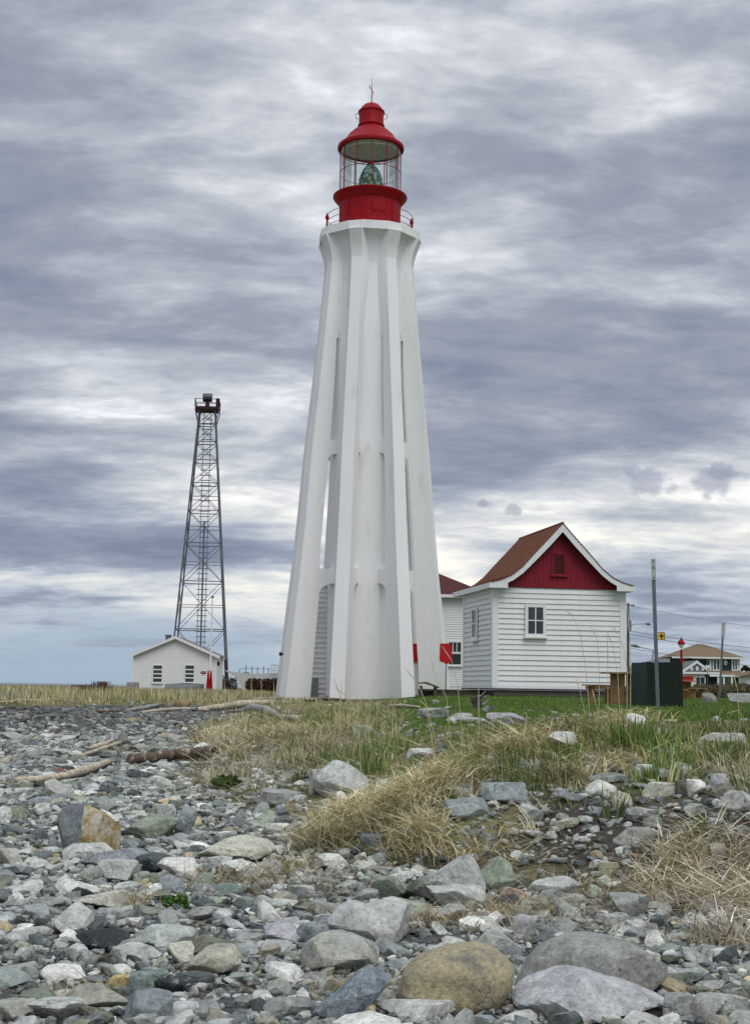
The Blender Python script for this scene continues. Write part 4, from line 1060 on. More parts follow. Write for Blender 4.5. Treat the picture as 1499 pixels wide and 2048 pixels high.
# grey roofed house further left, behind bin
gy, X, Z = house_frame(1290, 190.0, 'pale house with long grey hip roof half hidden behind the green bin', name='grey_roofed_house')
x0, x1 = X(1262, 1350), X(1372, 1350); ze = Z(1310, 1338)
MB().box(x0, x1, 0, 8, -.3, ze).build('wall', M_white, gy)
MB().add([(x0 - .8, -.8, ze), (x1 + .8, -.8, ze), (x1 + .8, 8.8, ze), (x0 - .8, 8.8, ze), (X(1318, 1316, 4), 4, Z(1318, 1316, 4)), (X(1350, 1306, 4), 4, Z(1350, 1308, 4))], [(0, 1, 5, 4), (1, 2, 5), (2, 3, 4, 5), (3, 0, 4), (0, 3, 2, 1)]).build('roof', M_greyroof, gy)
window(gy, X(1268, 1350), Z(1268, 1362), Z(1268, 1347), 1.2, 2, 1, y=-.02, frame=.1, sill=False)
# small building at the right edge
rb2, X, Z = house_frame(1488, 140.0, 'low white building with tan roof at the far right edge', name='small_building')
x0, x1 = X(1491, 1360), X(1580, 1360); ze = Z(1490, 1352)
MB().box(x0, x1, 0, 2.5, -.3, ze).build('wall', M_white, rb2)
MB().prism([(x0 - .5, ze), (x1 + .5, ze), (x1 - 1, ze + .8), (x0 + .7, ze + .5)], -.5, 3, 'y').build('roof', M_tanroof, rb2)
MB().box(x0 + .6, x0 + 2.2, -.05, 0, .3, ze - .4).build('window', M_window, rb2)
# dark trees at the right horizon
G3 = [(.018, .035, .018), (.03, .05, .025), (.012, .022, .014)]
for i, (pc, yt, wpx, Y) in enumerate(((1493, 1331, 20, 260), (1482, 1342, 16, 262), (1512, 1326, 26, 265), (1535, 1330, 30, 270))):
    x, z0 = atg(pc, Y); h = at(pc, yt, Y).z - z0; w = wpx * Y / F
    t_ = empty('tree', (x, Y, z0), 0, ['dark evergreen tree at the right edge behind the small building', 'lower dark tree just right of the green house roof', 'dark tree beyond the frame of the small building', 'outermost dark tree on the right'][i], 'tree')
    MB().tube([(0, 0, 0), (.1, 0, h * .5), (0, 0, h * .9)], [.3, .2, .06], 8).build('trunk', M_twig, t_)
    r = random.Random(i)
    leaf_cloud('crown', M_leaf, t_, [(r.uniform(-.5, .5) * w * .6, r.uniform(-1, 1), h * r.uniform(.3, .85), w * .3, w * .3, h * .16) for _ in range(14)], 3500, .30, i, G3)
# low far shore trees, one mass
r = np.random.RandomState(5)
x, z0 = atg(1560, 600)
fw = leaf_cloud('distant_wood', M_leaf, None, [(at(px_, 1380, 620).x, 620 + r.uniform(-10, 10), CAMZ + r.uniform(0, 3.0), 7, 5, r.uniform(4, 8)) for px_ in range(1380, 2100, 12)], 16000, 1.0, 9, G3)
tag(fw, kind='stuff')
# ------------------------------------------------------------------ stones
def ico(sub):
    import bmesh
    bm = bmesh.new(); bmesh.ops.create_icosphere(bm, subdivisions=sub, radius=1.0)
    V = np.array([v.co[:] for v in bm.verts]); Fc = np.array([[v.index for v in f.verts] for f in bm.faces]); bm.free()
    return V, Fc
ICO = {s: ico(s) for s in (1, 2, 3, 4)}
def rock_shape(seed, sub, planes=11, sharp=26, rough=.03, lo=.60, hi=1.0):
    if sharp >= 24: sharp = 90; lo = min(lo, .50)
    r = np.random.RandomState(seed); D, Fc = ICO[sub]
    N = r.normal(size=(planes, 3)); N /= np.linalg.norm(N, axis=1)[:, None]
    N = np.vstack([N, [[0, 0, 1], [0, 0, -1]]]); d = np.concatenate([r.uniform(lo, hi, planes), [r.uniform(.6, .85), .8]])
    q = np.maximum(D @ N.T / d, 0)
    rad = 1 / np.maximum((q ** sharp).sum(1) ** (1 / sharp), .75)
    V = D * rad[:, None]
    if rough:
        nf = make_noise(14, 2.0, 9.0, seed + 50); nf2 = make_noise(14, 2.5, 11.0, seed + 90)
        k = 1 + rough * (nf(V[:, 0] + V[:, 2] * .7, V[:, 1] - V[:, 2] * .4) + nf2(V[:, 2] * 1.3 + V[:, 0] * .3, V[:, 1] * .8 - V[:, 2]) * .7)
        V = V * k[:, None]
    m0, m1 = V.min(0), V.max(0)
    return (V - (m0 + m1) / 2) / (m1 - m0) * 2, Fc       # fills the +-1 box

def stone_material(name, inst):
    m = bpy.data.materials.new(name); m.use_nodes = True; t = m.node_tree; b = t.nodes['Principled BSDF']
    b.inputs['Specular IOR Level'].default_value = .25
    tcn = nd(t, 'ShaderNodeTexCoord'); geo = nd(t, 'ShaderNodeNewGeometry')
    P = geo.outputs['Position'] if not inst else tcn.outputs['Object']
    P = geo.outputs['Position']
    if inst:
        oi = nd(t, 'ShaderNodeObjectInfo'); base_c = oi.outputs['Color']
    else:
        a = nd(t, 'ShaderNodeAttribute'); a.attribute_name = 'tint'; base_c = a.outputs['Color']
    n1 = noise(t, P, 9, 8, .65); n2 = noise(t, P, 38, 8, .7); n3 = noise(t, P, 3.5, 4, .6)
    # mottling
    c = mixc(t, 1.0, base_c, ramp(t, n1, [(.30, (.62, .62, .63)), (.5, (1.0, 1.0, 1.0)), (.68, (1.30, 1.30, 1.28))]), 'MULTIPLY')
    c = mixc(t, 1.0, c, ramp(t, n2, [(.32, (.60, .60, .61)), (.5, (1.0, 1.0, 1.0)), (.70, (1.28, 1.28, 1.26))]), 'MULTIPLY')
    # pale mineral veins
    w = nd(t, 'ShaderNodeTexWave'); w.inputs['Scale'].default_value = 3.2; w.inputs['Distortion'].default_value = 14; w.inputs['Detail'].default_value = 4; w.inputs['Detail Scale'].default_value = 2.0
    t.links.new(P, w.inputs['Vector'])
    vein = mth(t, 'MULTIPLY', ramp(t, w.outputs['Fac'], [(.93, 0.0), (.985, .5)]), ramp(t, n3, [(.5, 0.0), (.58, 1.0)]))
    c = mixc(t, vein, c, (.5, .5, .48))
    cr = nd(t, 'ShaderNodeTexVoronoi'); cr.feature = 'DISTANCE_TO_EDGE'; cr.inputs['Scale'].default_value = 4.5
    wp = nd(t, 'ShaderNodeTexNoise'); wp.inputs['Scale'].default_value = 5; wp.inputs['Detail'].default_value = 5; t.links.new(P, wp.inputs['Vector'])
    t.links.new(mixc(t, .28, P, wp.outputs['Color']), cr.inputs['Vector'])
    crack = mth(t, 'MULTIPLY', ramp(t, cr.outputs['Distance'], [(.002, 1.0), (.012, 0.0)]), ramp(t, n3, [(.50, 0.0), (.60, 1.0)]))
    c = mixc(t, mth(t, 'MULTIPLY', crack, .45), c, (.05, .05, .05))
    t.links.new(c, b.inputs['Base Color'])
    t.links.new(ramp(t, n1, [(.3, .75), (.7, .95)]), b.inputs['Roughness'])
    v_ = vor(t, P, 16, 'Distance')
    hh = mth(t, 'ADD', mth(t, 'MULTIPLY', n1, .7), mth(t, 'ADD', mth(t, 'MULTIPLY', n2, .55), mth(t, 'MULTIPLY', v_, .35)))
    bp = nd(t, 'ShaderNodeBump'); bp.inputs['Strength'].default_value = .9; bp.inputs['Distance'].default_value = .035
    hh = mth(t, 'SUBTRACT', hh, mth(t, 'MULTIPLY', crack, .5))
    t.links.new(hh, bp.inputs['Height']); t.links.new(bp.outputs[0], b.inputs['Normal'])
    return m
M_stone = stone_material('beach_stone', False); M_stonei = stone_material('boulder_stone', True)
def two_tone(name, ca, cb, scale, lo, hi, dirn=None, c3=None):
    m = M_stonei.copy(); m.name = name; t = m.node_tree; b = t.nodes['Principled BSDF']
    geo = nd(t, 'ShaderNodeNewGeometry'); tcn = nd(t, 'ShaderNodeTexCoord')
    src = b.inputs['Base Color'].links[0].from_socket
    n_ = noise(t, geo.outputs['Position'], scale, 8, .65)
    mk = ramp(t, n_, [(lo, 0.0), (hi, 1.0)])
    n2 = noise(t, geo.outputs['Position'], 45, 6, .7)
    cc = ramp(t, n2, [(.3, ca), (.7, cb)])
    if dirn is not None:
        sp_ = nd(t, 'ShaderNodeSeparateXYZ'); t.links.new(tcn.outputs['Object'], sp_.inputs[0])
        mk = mth(t, 'MULTIPLY', mk, ramp(t, mth(t, 'ADD', mth(t, 'MULTIPLY', sp_.outputs[0], dirn[0]), mth(t, 'MULTIPLY', sp_.outputs[2], dirn[1])), [(.0, 0.0), (.12, 1.0)]))
    t.links.new(mixc(t, mk, src, cc), b.inputs['Base Color'])
    return m
M_tan = two_tone('tan_lichen_stone', (.26, .21, .12), (.62, .54, .36), 5.0, .38, .50)
M_tan.node_tree.nodes  # keep
M_rusty = M_stonei.copy(); M_rusty.name = 'rusty_lichen_stone'
def _r(t):
    b = t.nodes['Principled BSDF']; geo = nd(t, 'ShaderNodeNewGeometry'); tcn = nd(t, 'ShaderNodeTexCoord'); src = b.inputs['Base Color'].links[0].from_socket
    n_ = noise(t, geo.outputs['Position'], 9, 8, .7); n2 = noise(t, geo.outputs['Position'], 7, 5, .6)
    pale = ramp(t, n_, [(.3, (.60, .58, .50)), (.46, (.50, .47, .38)), (.54, (.40, .31, .15)), (.66, (.24, .14, .04))])
    sp_ = nd(t, 'ShaderNodeSeparateXYZ'); t.links.new(tcn.outputs['Object'], sp_.inputs[0])
    mk = ramp(t, mth(t, 'ADD', sp_.outputs[0], mth(t, 'MULTIPLY', n2, .05)), [(-.0, 0.0), (.012, 1.0)])
    t.links.new(mixc(t, mk, src, pale), b.inputs['Base Color'])
_r(M_rusty.node_tree)
M_mossy = two_tone('moss_stained_stone', (.07, .08, .04), (.12, .12, .07), 3.5, .46, .58, (-.5, -.6))

GY_ = (.29, .305, .30); LG = (.45, .465, .455); PALE = (.58, .59, .57); BLU = (.225, .25, .27); SLA = (.085, .10, .105); BLK = (.035, .042, .048)
GRN = (.23, .26, .215); TAN = (.42, .36, .24); PNK = (.46, .35, .28); OLV = (.155, .16, .125); YEL = (.50, .40, .20); WHT = (.66, .66, .64); GGB = (.17, .22, .21)
hero = [  # x0, y0, x1, y1 in the photograph, colour, planes/seed, label, (material), depth factor
 (113,1613,233,1716,(.15,.165,.18),3,'angular upright boulder with dark left face and rusty lichen on its pale right face',M_rusty,.75),
 (182,1594,233,1626,GY_,4,'flat topped grey stone just behind the rusty lichen boulder'),
 (236,1632,352,1680,GRN,5,'wedge shaped greenish grey boulder right of the rusty lichen boulder'),
 (308,1609,350,1640,LG,6,'pale rounded stone behind the wedge shaped greenish boulder'),
 (346,1617,392,1676,BLU,7,'bluish slanting stone with pale edge at the right of the greenish wedge'),
 (123,1686,247,1722,LG,8,'flat pale grey slab in front of the rusty lichen boulder'),
 (165,1698,300,1738,BLU,9,'wide bluish slab lying below the rusty lichen boulder'),
 (392,1676,545,1728,(.46,.47,.40),10,'broad smooth pale greenish slab left of the straw mound'),
 (198,1722,275,1770,LG,11,'pale grey tilted slab on the left shingle above the long pale block'),
 (262,1710,364,1746,SLA,12,'long dark slate slab resting on the left shingle'),
 (264,1747,322,1774,GRN,13,'small rounded green grey cobble under the long dark slate'),
 (316,1717,396,1752,PALE,14,'whitish pointed stone right of the long dark slate'),
 (146,1783,264,1822,(.42,.41,.37),15,'long pale beige block left of the small green weed'),
 (60,1797,128,1828,GY_,16,'grey flattish cobble left of the long pale beige block'),
 (108,1810,182,1874,LG,17,'light grey pyramid shaped stone on the left shingle'),
 (126,1835,214,1870,SLA,18,'dark grey square edged slab beside the pyramid shaped stone'),
 (152,1862,254,1908,BLK,19,'blackish slab, the darkest stone left of centre'),
 (266,1855,384,1900,(.40,.43,.42),20,'pale green grey slab right of the blackish slab'),
 (212,1892,322,1932,LG,21,'light grey block with white left rim below the pale green grey slab'),
 (368,1876,464,1914,OLV,22,'olive brown layered slab above the tan ridged boulder'),
 (360,1896,478,1958,(.38,.37,.31),23,'tan grey ridged boulder in the lower left shingle'),
 (338,1888,385,1930,(.5,.49,.44),24,'pale beige stone left of the tan grey ridged boulder'),
 (84,1933,174,1964,WHT,25,'white flat stone in the lower left shingle'),
 (220,1952,268,1981,YEL,26,'small yellow tan stone in the lower left shingle'),
 (254,1946,331,1990,GGB,27,'green grey oval stone right of the small yellow stone'),
 (309,1956,388,1990,BLK,28,'black angular stone right of the green grey oval'),
 (126,1976,257,2022,(.30,.31,.27),29,'tan grey cracked block near the bottom left'),
 (249,1986,345,2046,BLU,30,'blue grey rough block at the bottom left of the beach'),
 (60,2014,168,2060,LG,31,'light grey slab cut by the bottom edge on the left'),
 (-8,2018,64,2060,(.33,.34,.31),32,'rounded grey stone in the bottom left corner'),
 (-6,1699,44,1736,(.40,.40,.36),33,'rounded beige stone at the left edge above the shingle'),
 (806,1714,966,1812,(.33,.345,.34),34,'large triangular grey boulder with mossy left flank, right of centre',M_mossy,.8),
 (956,1718,1042,1790,(.24,.28,.22),35,'green rounded boulder leaning right of the large triangular one'),
 (852,1773,968,1820,LG,36,'light mottled stone in front of the large triangular boulder'),
 (748,1755,814,1800,GRN,37,'mossy green upright stone left of the large triangular boulder'),
 (704,1779,756,1810,GY_,38,'small grey stone left of the mossy upright one'),
 (658,1802,816,1895,(.42,.43,.43),39,'large pale cracked block with a flat face in the centre of the beach'),
 (602,1873,754,1952,(.34,.35,.32),40,'grey green sloping wedge below the large pale cracked block'),
 (798,1897,1024,2038,(.20,.19,.16),41,'large round tan boulder with lichen crust at bottom centre',M_tan,.85),
 (628,1943,776,2050,(.19,.225,.265),42,'slanting blue grey slab left of the large round tan boulder'),
 (692,2016,750,2060,TAN,43,'cream rounded stone cut by the bottom edge, left of the tan boulder'),
 (752,2024,908,2070,LG,44,'low pale slab cut by the bottom edge under the tan boulder'),
 (526,1850,594,1894,(.38,.37,.42),45,'purplish white crusted stone left of the large pale block'),
 (592,1850,658,1892,BLU,46,'bluish stone between the purplish one and the large pale block'),
 (577,1772,630,1796,(.40,.41,.41),47,'small two tone block with white top and dark base near the straw edge'),
 (627,1709,696,1742,PALE,48,'whitish flat block at the foot of the straw mound'),
 (1038,1878,1334,2014,(.27,.28,.27),49,'largest grey boulder at lower right with brown stained base',M_mossy,.7),
 (1030,1986,1330,2090,(.42,.43,.46),50,'huge smooth bluish white slab cut by the bottom edge'),
 (1322,2016,1390,2070,GY_,51,'grey pointed stone right of the huge smooth slab'),
 (1380,2008,1452,2062,(.34,.35,.34),52,'grey cracked stone near the bottom right corner'),
 (1324,1938,1410,1971,(.30,.33,.33),53,'flat grey stone right of the largest boulder'),
 (1056,1755,1160,1791,LG,54,'pale flat topped slab right of the green rounded boulder'),
 (1199,1728,1237,1765,(.40,.38,.27),55,'small upright tan stone on the dark shingle below the dirt bank'),
 (1219,1790,1295,1836,GY_,56,'grey stone at the edge of the trailing straw on the right'),
 (1000,1774,1050,1802,PNK,57,'pink sandstone cobble below the green rounded boulder'),
 (1430,1996,1496,2032,(.38,.40,.38),58,'flat pale green slab near the right edge at the bottom'),
 (1026,1834,1070,1882,(.37,.37,.39),59,'upright pale stone left of the trailing seaweed strand'),
 (1290,1864,1330,1899,WHT,60,'small white stone behind the largest boulder'),
 (1296,1832,1332,1862,SLA,61,'small dark stone beside the straw, above the small white stone'),
 (627,1524,738,1596,(.42,.435,.44),62,'big pale craggy boulder at the left end of the straw mound',None,.8),
 (617,1541,648,1592,(.34,.35,.32),63,'narrow grey stone against the left side of the craggy boulder'),
 (516,1578,602,1612,GY_,64,'flat grey block left of the craggy boulder'),
 (882,1598,986,1644,(.24,.275,.29),65,'blue grey slab with sharp lower edge lying in the straw'),
 (960,1566,1052,1610,(.26,.29,.30),66,'rounded blue grey slab behind the sharp edged one in the straw'),
 (720,1670,765,1696,BLU,67,'small bluish block low on the straw mound'),
 (834,1416,900,1436,GY_,68,'pale stone behind the grass, leftmost of the row near the driftwood root'),
 (892,1426,945,1442,(.33,.33,.33),69,'pale stone left of the dark driftwood root'),
 (972,1426,1048,1450,(.31,.31,.33),70,'pale purplish stone right of the dark driftwood root'),
 (814,1498,864,1530,(.46,.47,.46),71,'pale stone half sunk in the grass at mid picture'),
 (1172,1546,1250,1570,(.24,.27,.26),72,'grey green slab topping the dirt bank'),
 (1168,1562,1236,1590,PALE,73,'pale cracked stone at the top of the dirt bank'),
 (1288,1566,1354,1597,(.52,.51,.44),74,'cream rounded block at the top of the dirt bank'),
 (1350,1562,1378,1594,OLV,75,'brown square stone between cream block and white pointed stone'),
 (1372,1560,1412,1595,WHT,76,'white pointed stone at the top of the dirt bank'),
 (1418,1549,1458,1590,(.36,.37,.40),77,'purplish grey pointed stone near the right edge of the bank'),
 (1442,1584,1512,1630,LG,78,'large pale block at the right edge above the straw'),
 (1366,1609,1408,1636,LG,79,'grey white stone below the white pointed stone'),
 (1228,1654,1312,1696,(.28,.29,.27),80,'tilted grey stone with dark underside on the dirt bank'),
 (1418,1688,1452,1724,PALE,81,'pale broken stone in the straw at the right'),
 (1392,1466,1484,1508,LG,82,'broad pale rock outcrop at the edge of the lawn on the right'),
 (1092,1464,1158,1492,PALE,83,'pale stone between grass tufts left of the green clump'),
 (1312,1457,1345,1490,LG,84,'pale stone behind the tall green grass clump'),
 (1270,1530,1305,1556,PALE,85,'white stone peeping through green blades above the bank'),
 (1404,1386,1431,1405,(.22,.22,.20),86,'pale peaked rock on the lawn below the hedge'),
 (1456,1387,1512,1406,(.30,.31,.31),87,'long grey rock on the lawn edge below the hedge'),
 (1240,1785,1262,1800,GY_,88,'little grey cobble on the dark shingle right of the pale flat slab'),
 (428,1768,490,1792,GGB,89,'teal grey flat stone right of the small green weed'),
 (705,1452,748,1476,(.30,.32,.30),90,'mossy grey stone in the middle of the grass'),
]
hero_foot = []
SIL = {
 3: [(.0, 0), (.05, .45), (.15, .85), (.2, 1), (.5, .97), (.75, .85), (1, .55), (.97, .25), (.85, .1), (.4, .02)],
 34: [(0, .05), (.1, .4), (.45, .65), (.68, .9), (.82, 1), (.92, .8), (1, .5), (.95, .25), (.6, .1), (.2, 0)],
 35: [(0, .1), (.1, .6), (.35, .9), (.55, 1), (.75, .85), (.85, .5), (1, .35), (.9, .1), (.5, 0)],
 39: [(0, .05), (.0, .5), (.1, .75), (.25, .92), (.4, .82), (.6, .95), (.75, 1), (.88, .85), (.95, .5), (1, .3), (.93, .1), (.5, 0)],
 40: [(0, .2), (.05, .5), (.3, .85), (.48, 1), (.65, .75), (.85, .6), (1, .45), (.8, .1), (.5, 0), (.2, .05)],
 41: [(0, .3), (.05, .6), (.2, .82), (.45, .97), (.7, 1), (.88, .9), (1, .65), (.98, .4), (.85, .12), (.5, 0), (.2, .08)],
 42: [(0, 0), (.1, .3), (.35, .55), (.55, .85), (.75, 1), (.95, .95), (1, .75), (.8, .5), (.5, .15), (.2, 0)],
 49: [(0, .1), (.08, .55), (.2, .8), (.4, 1), (.55, .95), (.75, .85), (.9, .65), (1, .5), (.85, .25), (.65, .05), (.3, .1)],
 50: [(0, .2), (.03, .6), (.15, .85), (.3, 1), (.5, .92), (.75, .7), (1, .35), (.95, .05), (.5, 0), (.05, 0)],
 62: [(0, .05), (.1, .45), (.2, .75), (.4, 1), (.6, .9), (.8, .7), (1, .55), (.95, .25), (.6, .05), (.2, 0)],
 23: [(0, 0), (.2, .45), (.45, .8), (.62, 1), (.8, .9), (1, .5), (.85, .3), (.4, .1)],
 17: [(0, .1), (.2, .5), (.6, 1), (.8, .8), (1, .55), (.9, .2), (.4, 0)],
 7: [(0, 0), (.2, .5), (.4, .9), (.7, 1), (1, .75), (.8, .4), (.5, .1)],
 5: [(0, .1), (.3, .4), (.7, 1), (.9, .9), (1, .5), (.9, .1), (.4, 0)],
 10: [(0, .1), (.2, .35), (.45, .8), (.7, 1), (.95, .8), (1, .45), (.85, .2), (.4, .0)],
 20: [(0, .2), (.15, .6), (.35, .95), (.7, .95), (1, .7), (.95, .5), (.6, .1), (.2, 0)],
 19: [(0, .55), (.15, .85), (.5, 1), (.85, 1), (1, .7), (.8, .3), (.4, 0), (.15, .3)],
 18: [(0, .2), (.1, .8), (.4, 1), (.9, .98), (1, .4), (.6, .25), (.2, 0)],
 65: [(0, .45), (.1, .8), (.5, .9), (.95, 1), (1, .45), (.75, .1), (.1, 0)]}
def sil_shape(seed):
    poly = np.array(SIL[seed]) * 2 - 1; c = poly.mean(0) * .6 + np.array([0, -.15]); poly = poly - c
    D, Fc = ICO[4]; r_ = np.random.RandomState(seed)
    phi = np.arctan2(D[:, 2], D[:, 0]); rho = np.full(len(D), .3)
    n = len(poly)
    cs, sn = np.cos(phi), np.sin(phi)
    for i in range(n):
        a, b_ = poly[i], poly[(i + 1) % n]; e = b_ - a
        den = cs * e[1] - sn * e[0]
        den = np.where(np.abs(den) < 1e-9, 1e-9, den)
        t_ = (a[0] * e[1] - a[1] * e[0]) / den; u_ = (a[0] * sn - a[1] * cs) / den
        ok = (t_ > 0) & (u_ >= -1e-6) & (u_ <= 1 + 1e-6); rho = np.where(ok, np.maximum(rho, t_), rho)
    h = np.hypot(D[:, 0], D[:, 2]); p = 3.2
    rad = ((h / rho) ** p + (np.abs(D[:, 1]) / 1.0) ** p) ** (-1 / p)
    nn = 6 if seed == 50 else 15; N = r_.normal(size=(nn, 3)); N[:, 1] = -np.abs(N[:, 1]) - .15; N /= np.linalg.norm(N, axis=1)[:, None]; d = r_.uniform(.66, .95, nn) if seed == 50 else r_.uniform(.50, .82, nn)
    q = np.maximum(D @ N.T / d, 1e-6); sh = 14 if seed == 41 else 60
    rad = (rad ** -sh + (q ** sh).sum(1)) ** (-1 / sh) if seed != 41 else rad
    V = D * rad[:, None]
    nf = make_noise(16, 2.0, 12.0, seed + 50); nf2 = make_noise(16, 2.5, 14.0, seed + 90)
    V = V * (1 + .028 * (nf(V[:, 0] + V[:, 2] * .7, V[:, 1] - V[:, 2] * .4) + nf2(V[:, 2] * 1.3 + V[:, 0] * .3, V[:, 1] * .8 - V[:, 2])))[:, None]
    m0, m1 = V.min(0), V.max(0)
    return (V - (m0 + m1) / 2) / (m1 - m0) * 2, Fc
def hero_shape(seed, flat):
    if seed in SIL: return sil_shape(seed)
    return rock_shape(1000 + seed * 7, 4, planes=8 + seed % 5, sharp=90, rough=.03, lo=.48, hi=1.0)
for hrec in hero:
    x0, y0, x1, y1, colr, seed, lab = hrec[:7]
    mt = hrec[7] if len(hrec) > 7 and hrec[7] else M_stonei; dfac = hrec[8] if len(hrec) > 8 else .8
    cx_ = (x0 + x1) / 2
    yb = y1 - (y1 - y0) * .03
    p = hit(cx_, min(yb, 2046 if y1 < 2050 else yb))
    if y1 > 2050: p = hit(cx_, 2046); 
    sc1 = p.y / F / math.cos(R(6)) * (1.0)
    Wd = (x1 - x0) * sc1; depth = Wd * dfac
    tilt_view = math.atan2(CAMZ - p.z, p.y)
    Hh = max(((y1 - y0) * sc1 - depth * .55 * math.sin(tilt_view)) / math.cos(tilt_view), .35 * (y1 - y0) * sc1)
    V_, F_ = hero_shape(seed, Hh / Wd)
    V2 = V_ * np.array([Wd / 2 * 1.04, depth / 2, Hh / 2 * 1.15])
    o = np_mesh('boulder' if Wd > .3 else 'stone', V2, F_, mt, None, True)
    o.data.set_sharp_from_angle(angle=R(24))
    o.color = (min(1, colr[0] * 1.25), min(1, colr[1] * 1.25), min(1, colr[2] * 1.17), 1)
    yy = p.y + depth * .42
    base_z = min(p.z, gz(p.x * yy / p.y, yy))
    o.location = (p.x * yy / p.y, yy, p.z + Hh * .42)
    hero_foot.append((o.location.x, yy, max(Wd, depth) / 2))
    tag(o, lab, 'boulder' if Wd > .3 else 'stone', 'boulders and stones that stand out on the beach')
HF = np.array(hero_foot)

import re
def short_name(lab):
    t_ = re.split(r' (?:with|just|right|left|behind|in|at|below|lying|on|resting|under|cut|near|leaning|over|peeping|between|above|beside|standing|half|topping|low|of) |, ', lab)[0]
    return t_
SHORT = [short_name(h_[6]) for h_ in hero]
UNIQ = [i for i, s_ in enumerate(SHORT) if SHORT.count(s_) == 1 and len(s_.split()) >= 3 and len(s_.split()) <= 5]
used = set()
def place_label(x, y, w, colour):
    size = 'small' if w < .18 else ('middling' if w < .26 else 'large')
    order = sorted(UNIQ, key=lambda i: (HF[i][0] - x) ** 2 + ((HF[i][1] - y) * .7) ** 2)
    for shape in ('stone', 'flat stone'):
        for i in order[:6]:
            dx, dy = x - HF[i][0], y - HF[i][1]
            dirs = ['just left of' if dx < 0 else 'just right of', 'behind' if dy > 0 else 'in front of']
            if abs(dy) > abs(dx): dirs.reverse()
            for d_ in dirs:
                for sz in (size,):
                    l_ = f"{sz} {colour} {shape} {d_} the {SHORT[i]}"
                    if l_ not in used and len(l_.split()) <= 16: used.add(l_); return l_
    return None
r = np.random.RandomState(11)
PAL = np.array([1.34, 1.34, 1.25]) * np.array([GY_, (.25, .27, .275), LG, (.38, .40, .39), BLU, (.15, .17, .18), SLA, GRN, (.27, .29, .26), (.48, .49, .47), PALE, OLV, (.33, .31, .26), (.20, .23, .225), (.36, .37, .38), TAN, (.20, .12, .10)])
PW = np.array([9, 8, 9, 9, 4, 8, 6, 6, 7, 7, 4.5, 4, 3, 5, 7, 1.0, .35]); PW = PW / PW.sum()
def rotm(rx, ry, rz):
    cx_, sx_, cy_, sy_, cz_, sz_ = np.cos(rx), np.sin(rx), np.cos(ry), np.sin(ry), np.cos(rz), np.sin(rz)
    M = np.zeros((len(rx), 3, 3))
    M[:, 0, 0] = cz_ * cy_; M[:, 0, 1] = cz_ * sy_ * sx_ - sz_ * cx_; M[:, 0, 2] = cz_ * sy_ * cx_ + sz_ * sx_
    M[:, 1, 0] = sz_ * cy_; M[:, 1, 1] = sz_ * sy_ * sx_ + cz_ * cx_; M[:, 1, 2] = sz_ * sy_ * cx_ - cz_ * sx_
    M[:, 2, 0] = -sy_; M[:, 2, 1] = cy_ * sx_; M[:, 2, 2] = cy_ * cx_
    return M
def scatter(n, y0, y1, power, half=.42):
    """points over the beach, thinner with distance"""
    uu = r.uniform(0, 1, n); Y = (y0 ** power + uu * (y1 ** power - y0 ** power)) ** (1 / power)
    X = r.uniform(-1, 1, n) * (Y * half + .6)
    return X, Y
def beach_filter(X, Y, keep_bank=.12):
    S = sdist(X, Y); e = n_edge(X, Y)
    m = S + e * .35 < .1
    lowbank = (S > 0) & (S < 2.6) & (X > .5) & (Y < 16)
    return m | (lowbank & (r.uniform(size=len(X)) < .62)) | ((S < 1.2) & (r.uniform(size=len(X)) < .4)) | (r.uniform(size=len(X)) < keep_bank * (S < 7))
LOGLINES = [[(32, 1572), (130, 1563), (219, 1534)], [(259, 1530), (345, 1522), (430, 1517)], [(156, 1519), (200, 1505), (243, 1490)], [(180, 1502), (228, 1486)], [(384, 1477), (458, 1459)], [(388, 1532), (437, 1530)],
            [(252, 1426), (318, 1414)], [(285, 1428), (418, 1423)], [(392, 1424), (500, 1415), (545, 1408)], [(478, 1428), (530, 1425), (600, 1443)]]
LOGP = []
for ln in LOGLINES:
    q = [hit(*p_) for p_ in ln]
    for a_, b_ in zip(q[:-1], q[1:]):
        for k in range(14): c_ = a_.lerp(b_, k / 14); LOGP.append((c_.x, c_.y))
def off_logs(X, Y, rad):
    ok = np.ones(len(X), bool)
    for a_, b_ in LOGP: ok &= np.hypot(X - a_, (Y - b_) * .6) > .04 + np.asarray(rad) * .45 + b_ * .0015
    return ok
def off_heroes(X, Y, rad):
    ok = off_logs(X, Y, rad)
    for hx_, hy_, hr in HF: ok &= np.hypot(X - hx_, Y - hy_) > hr * .80 + rad * .5
    return ok
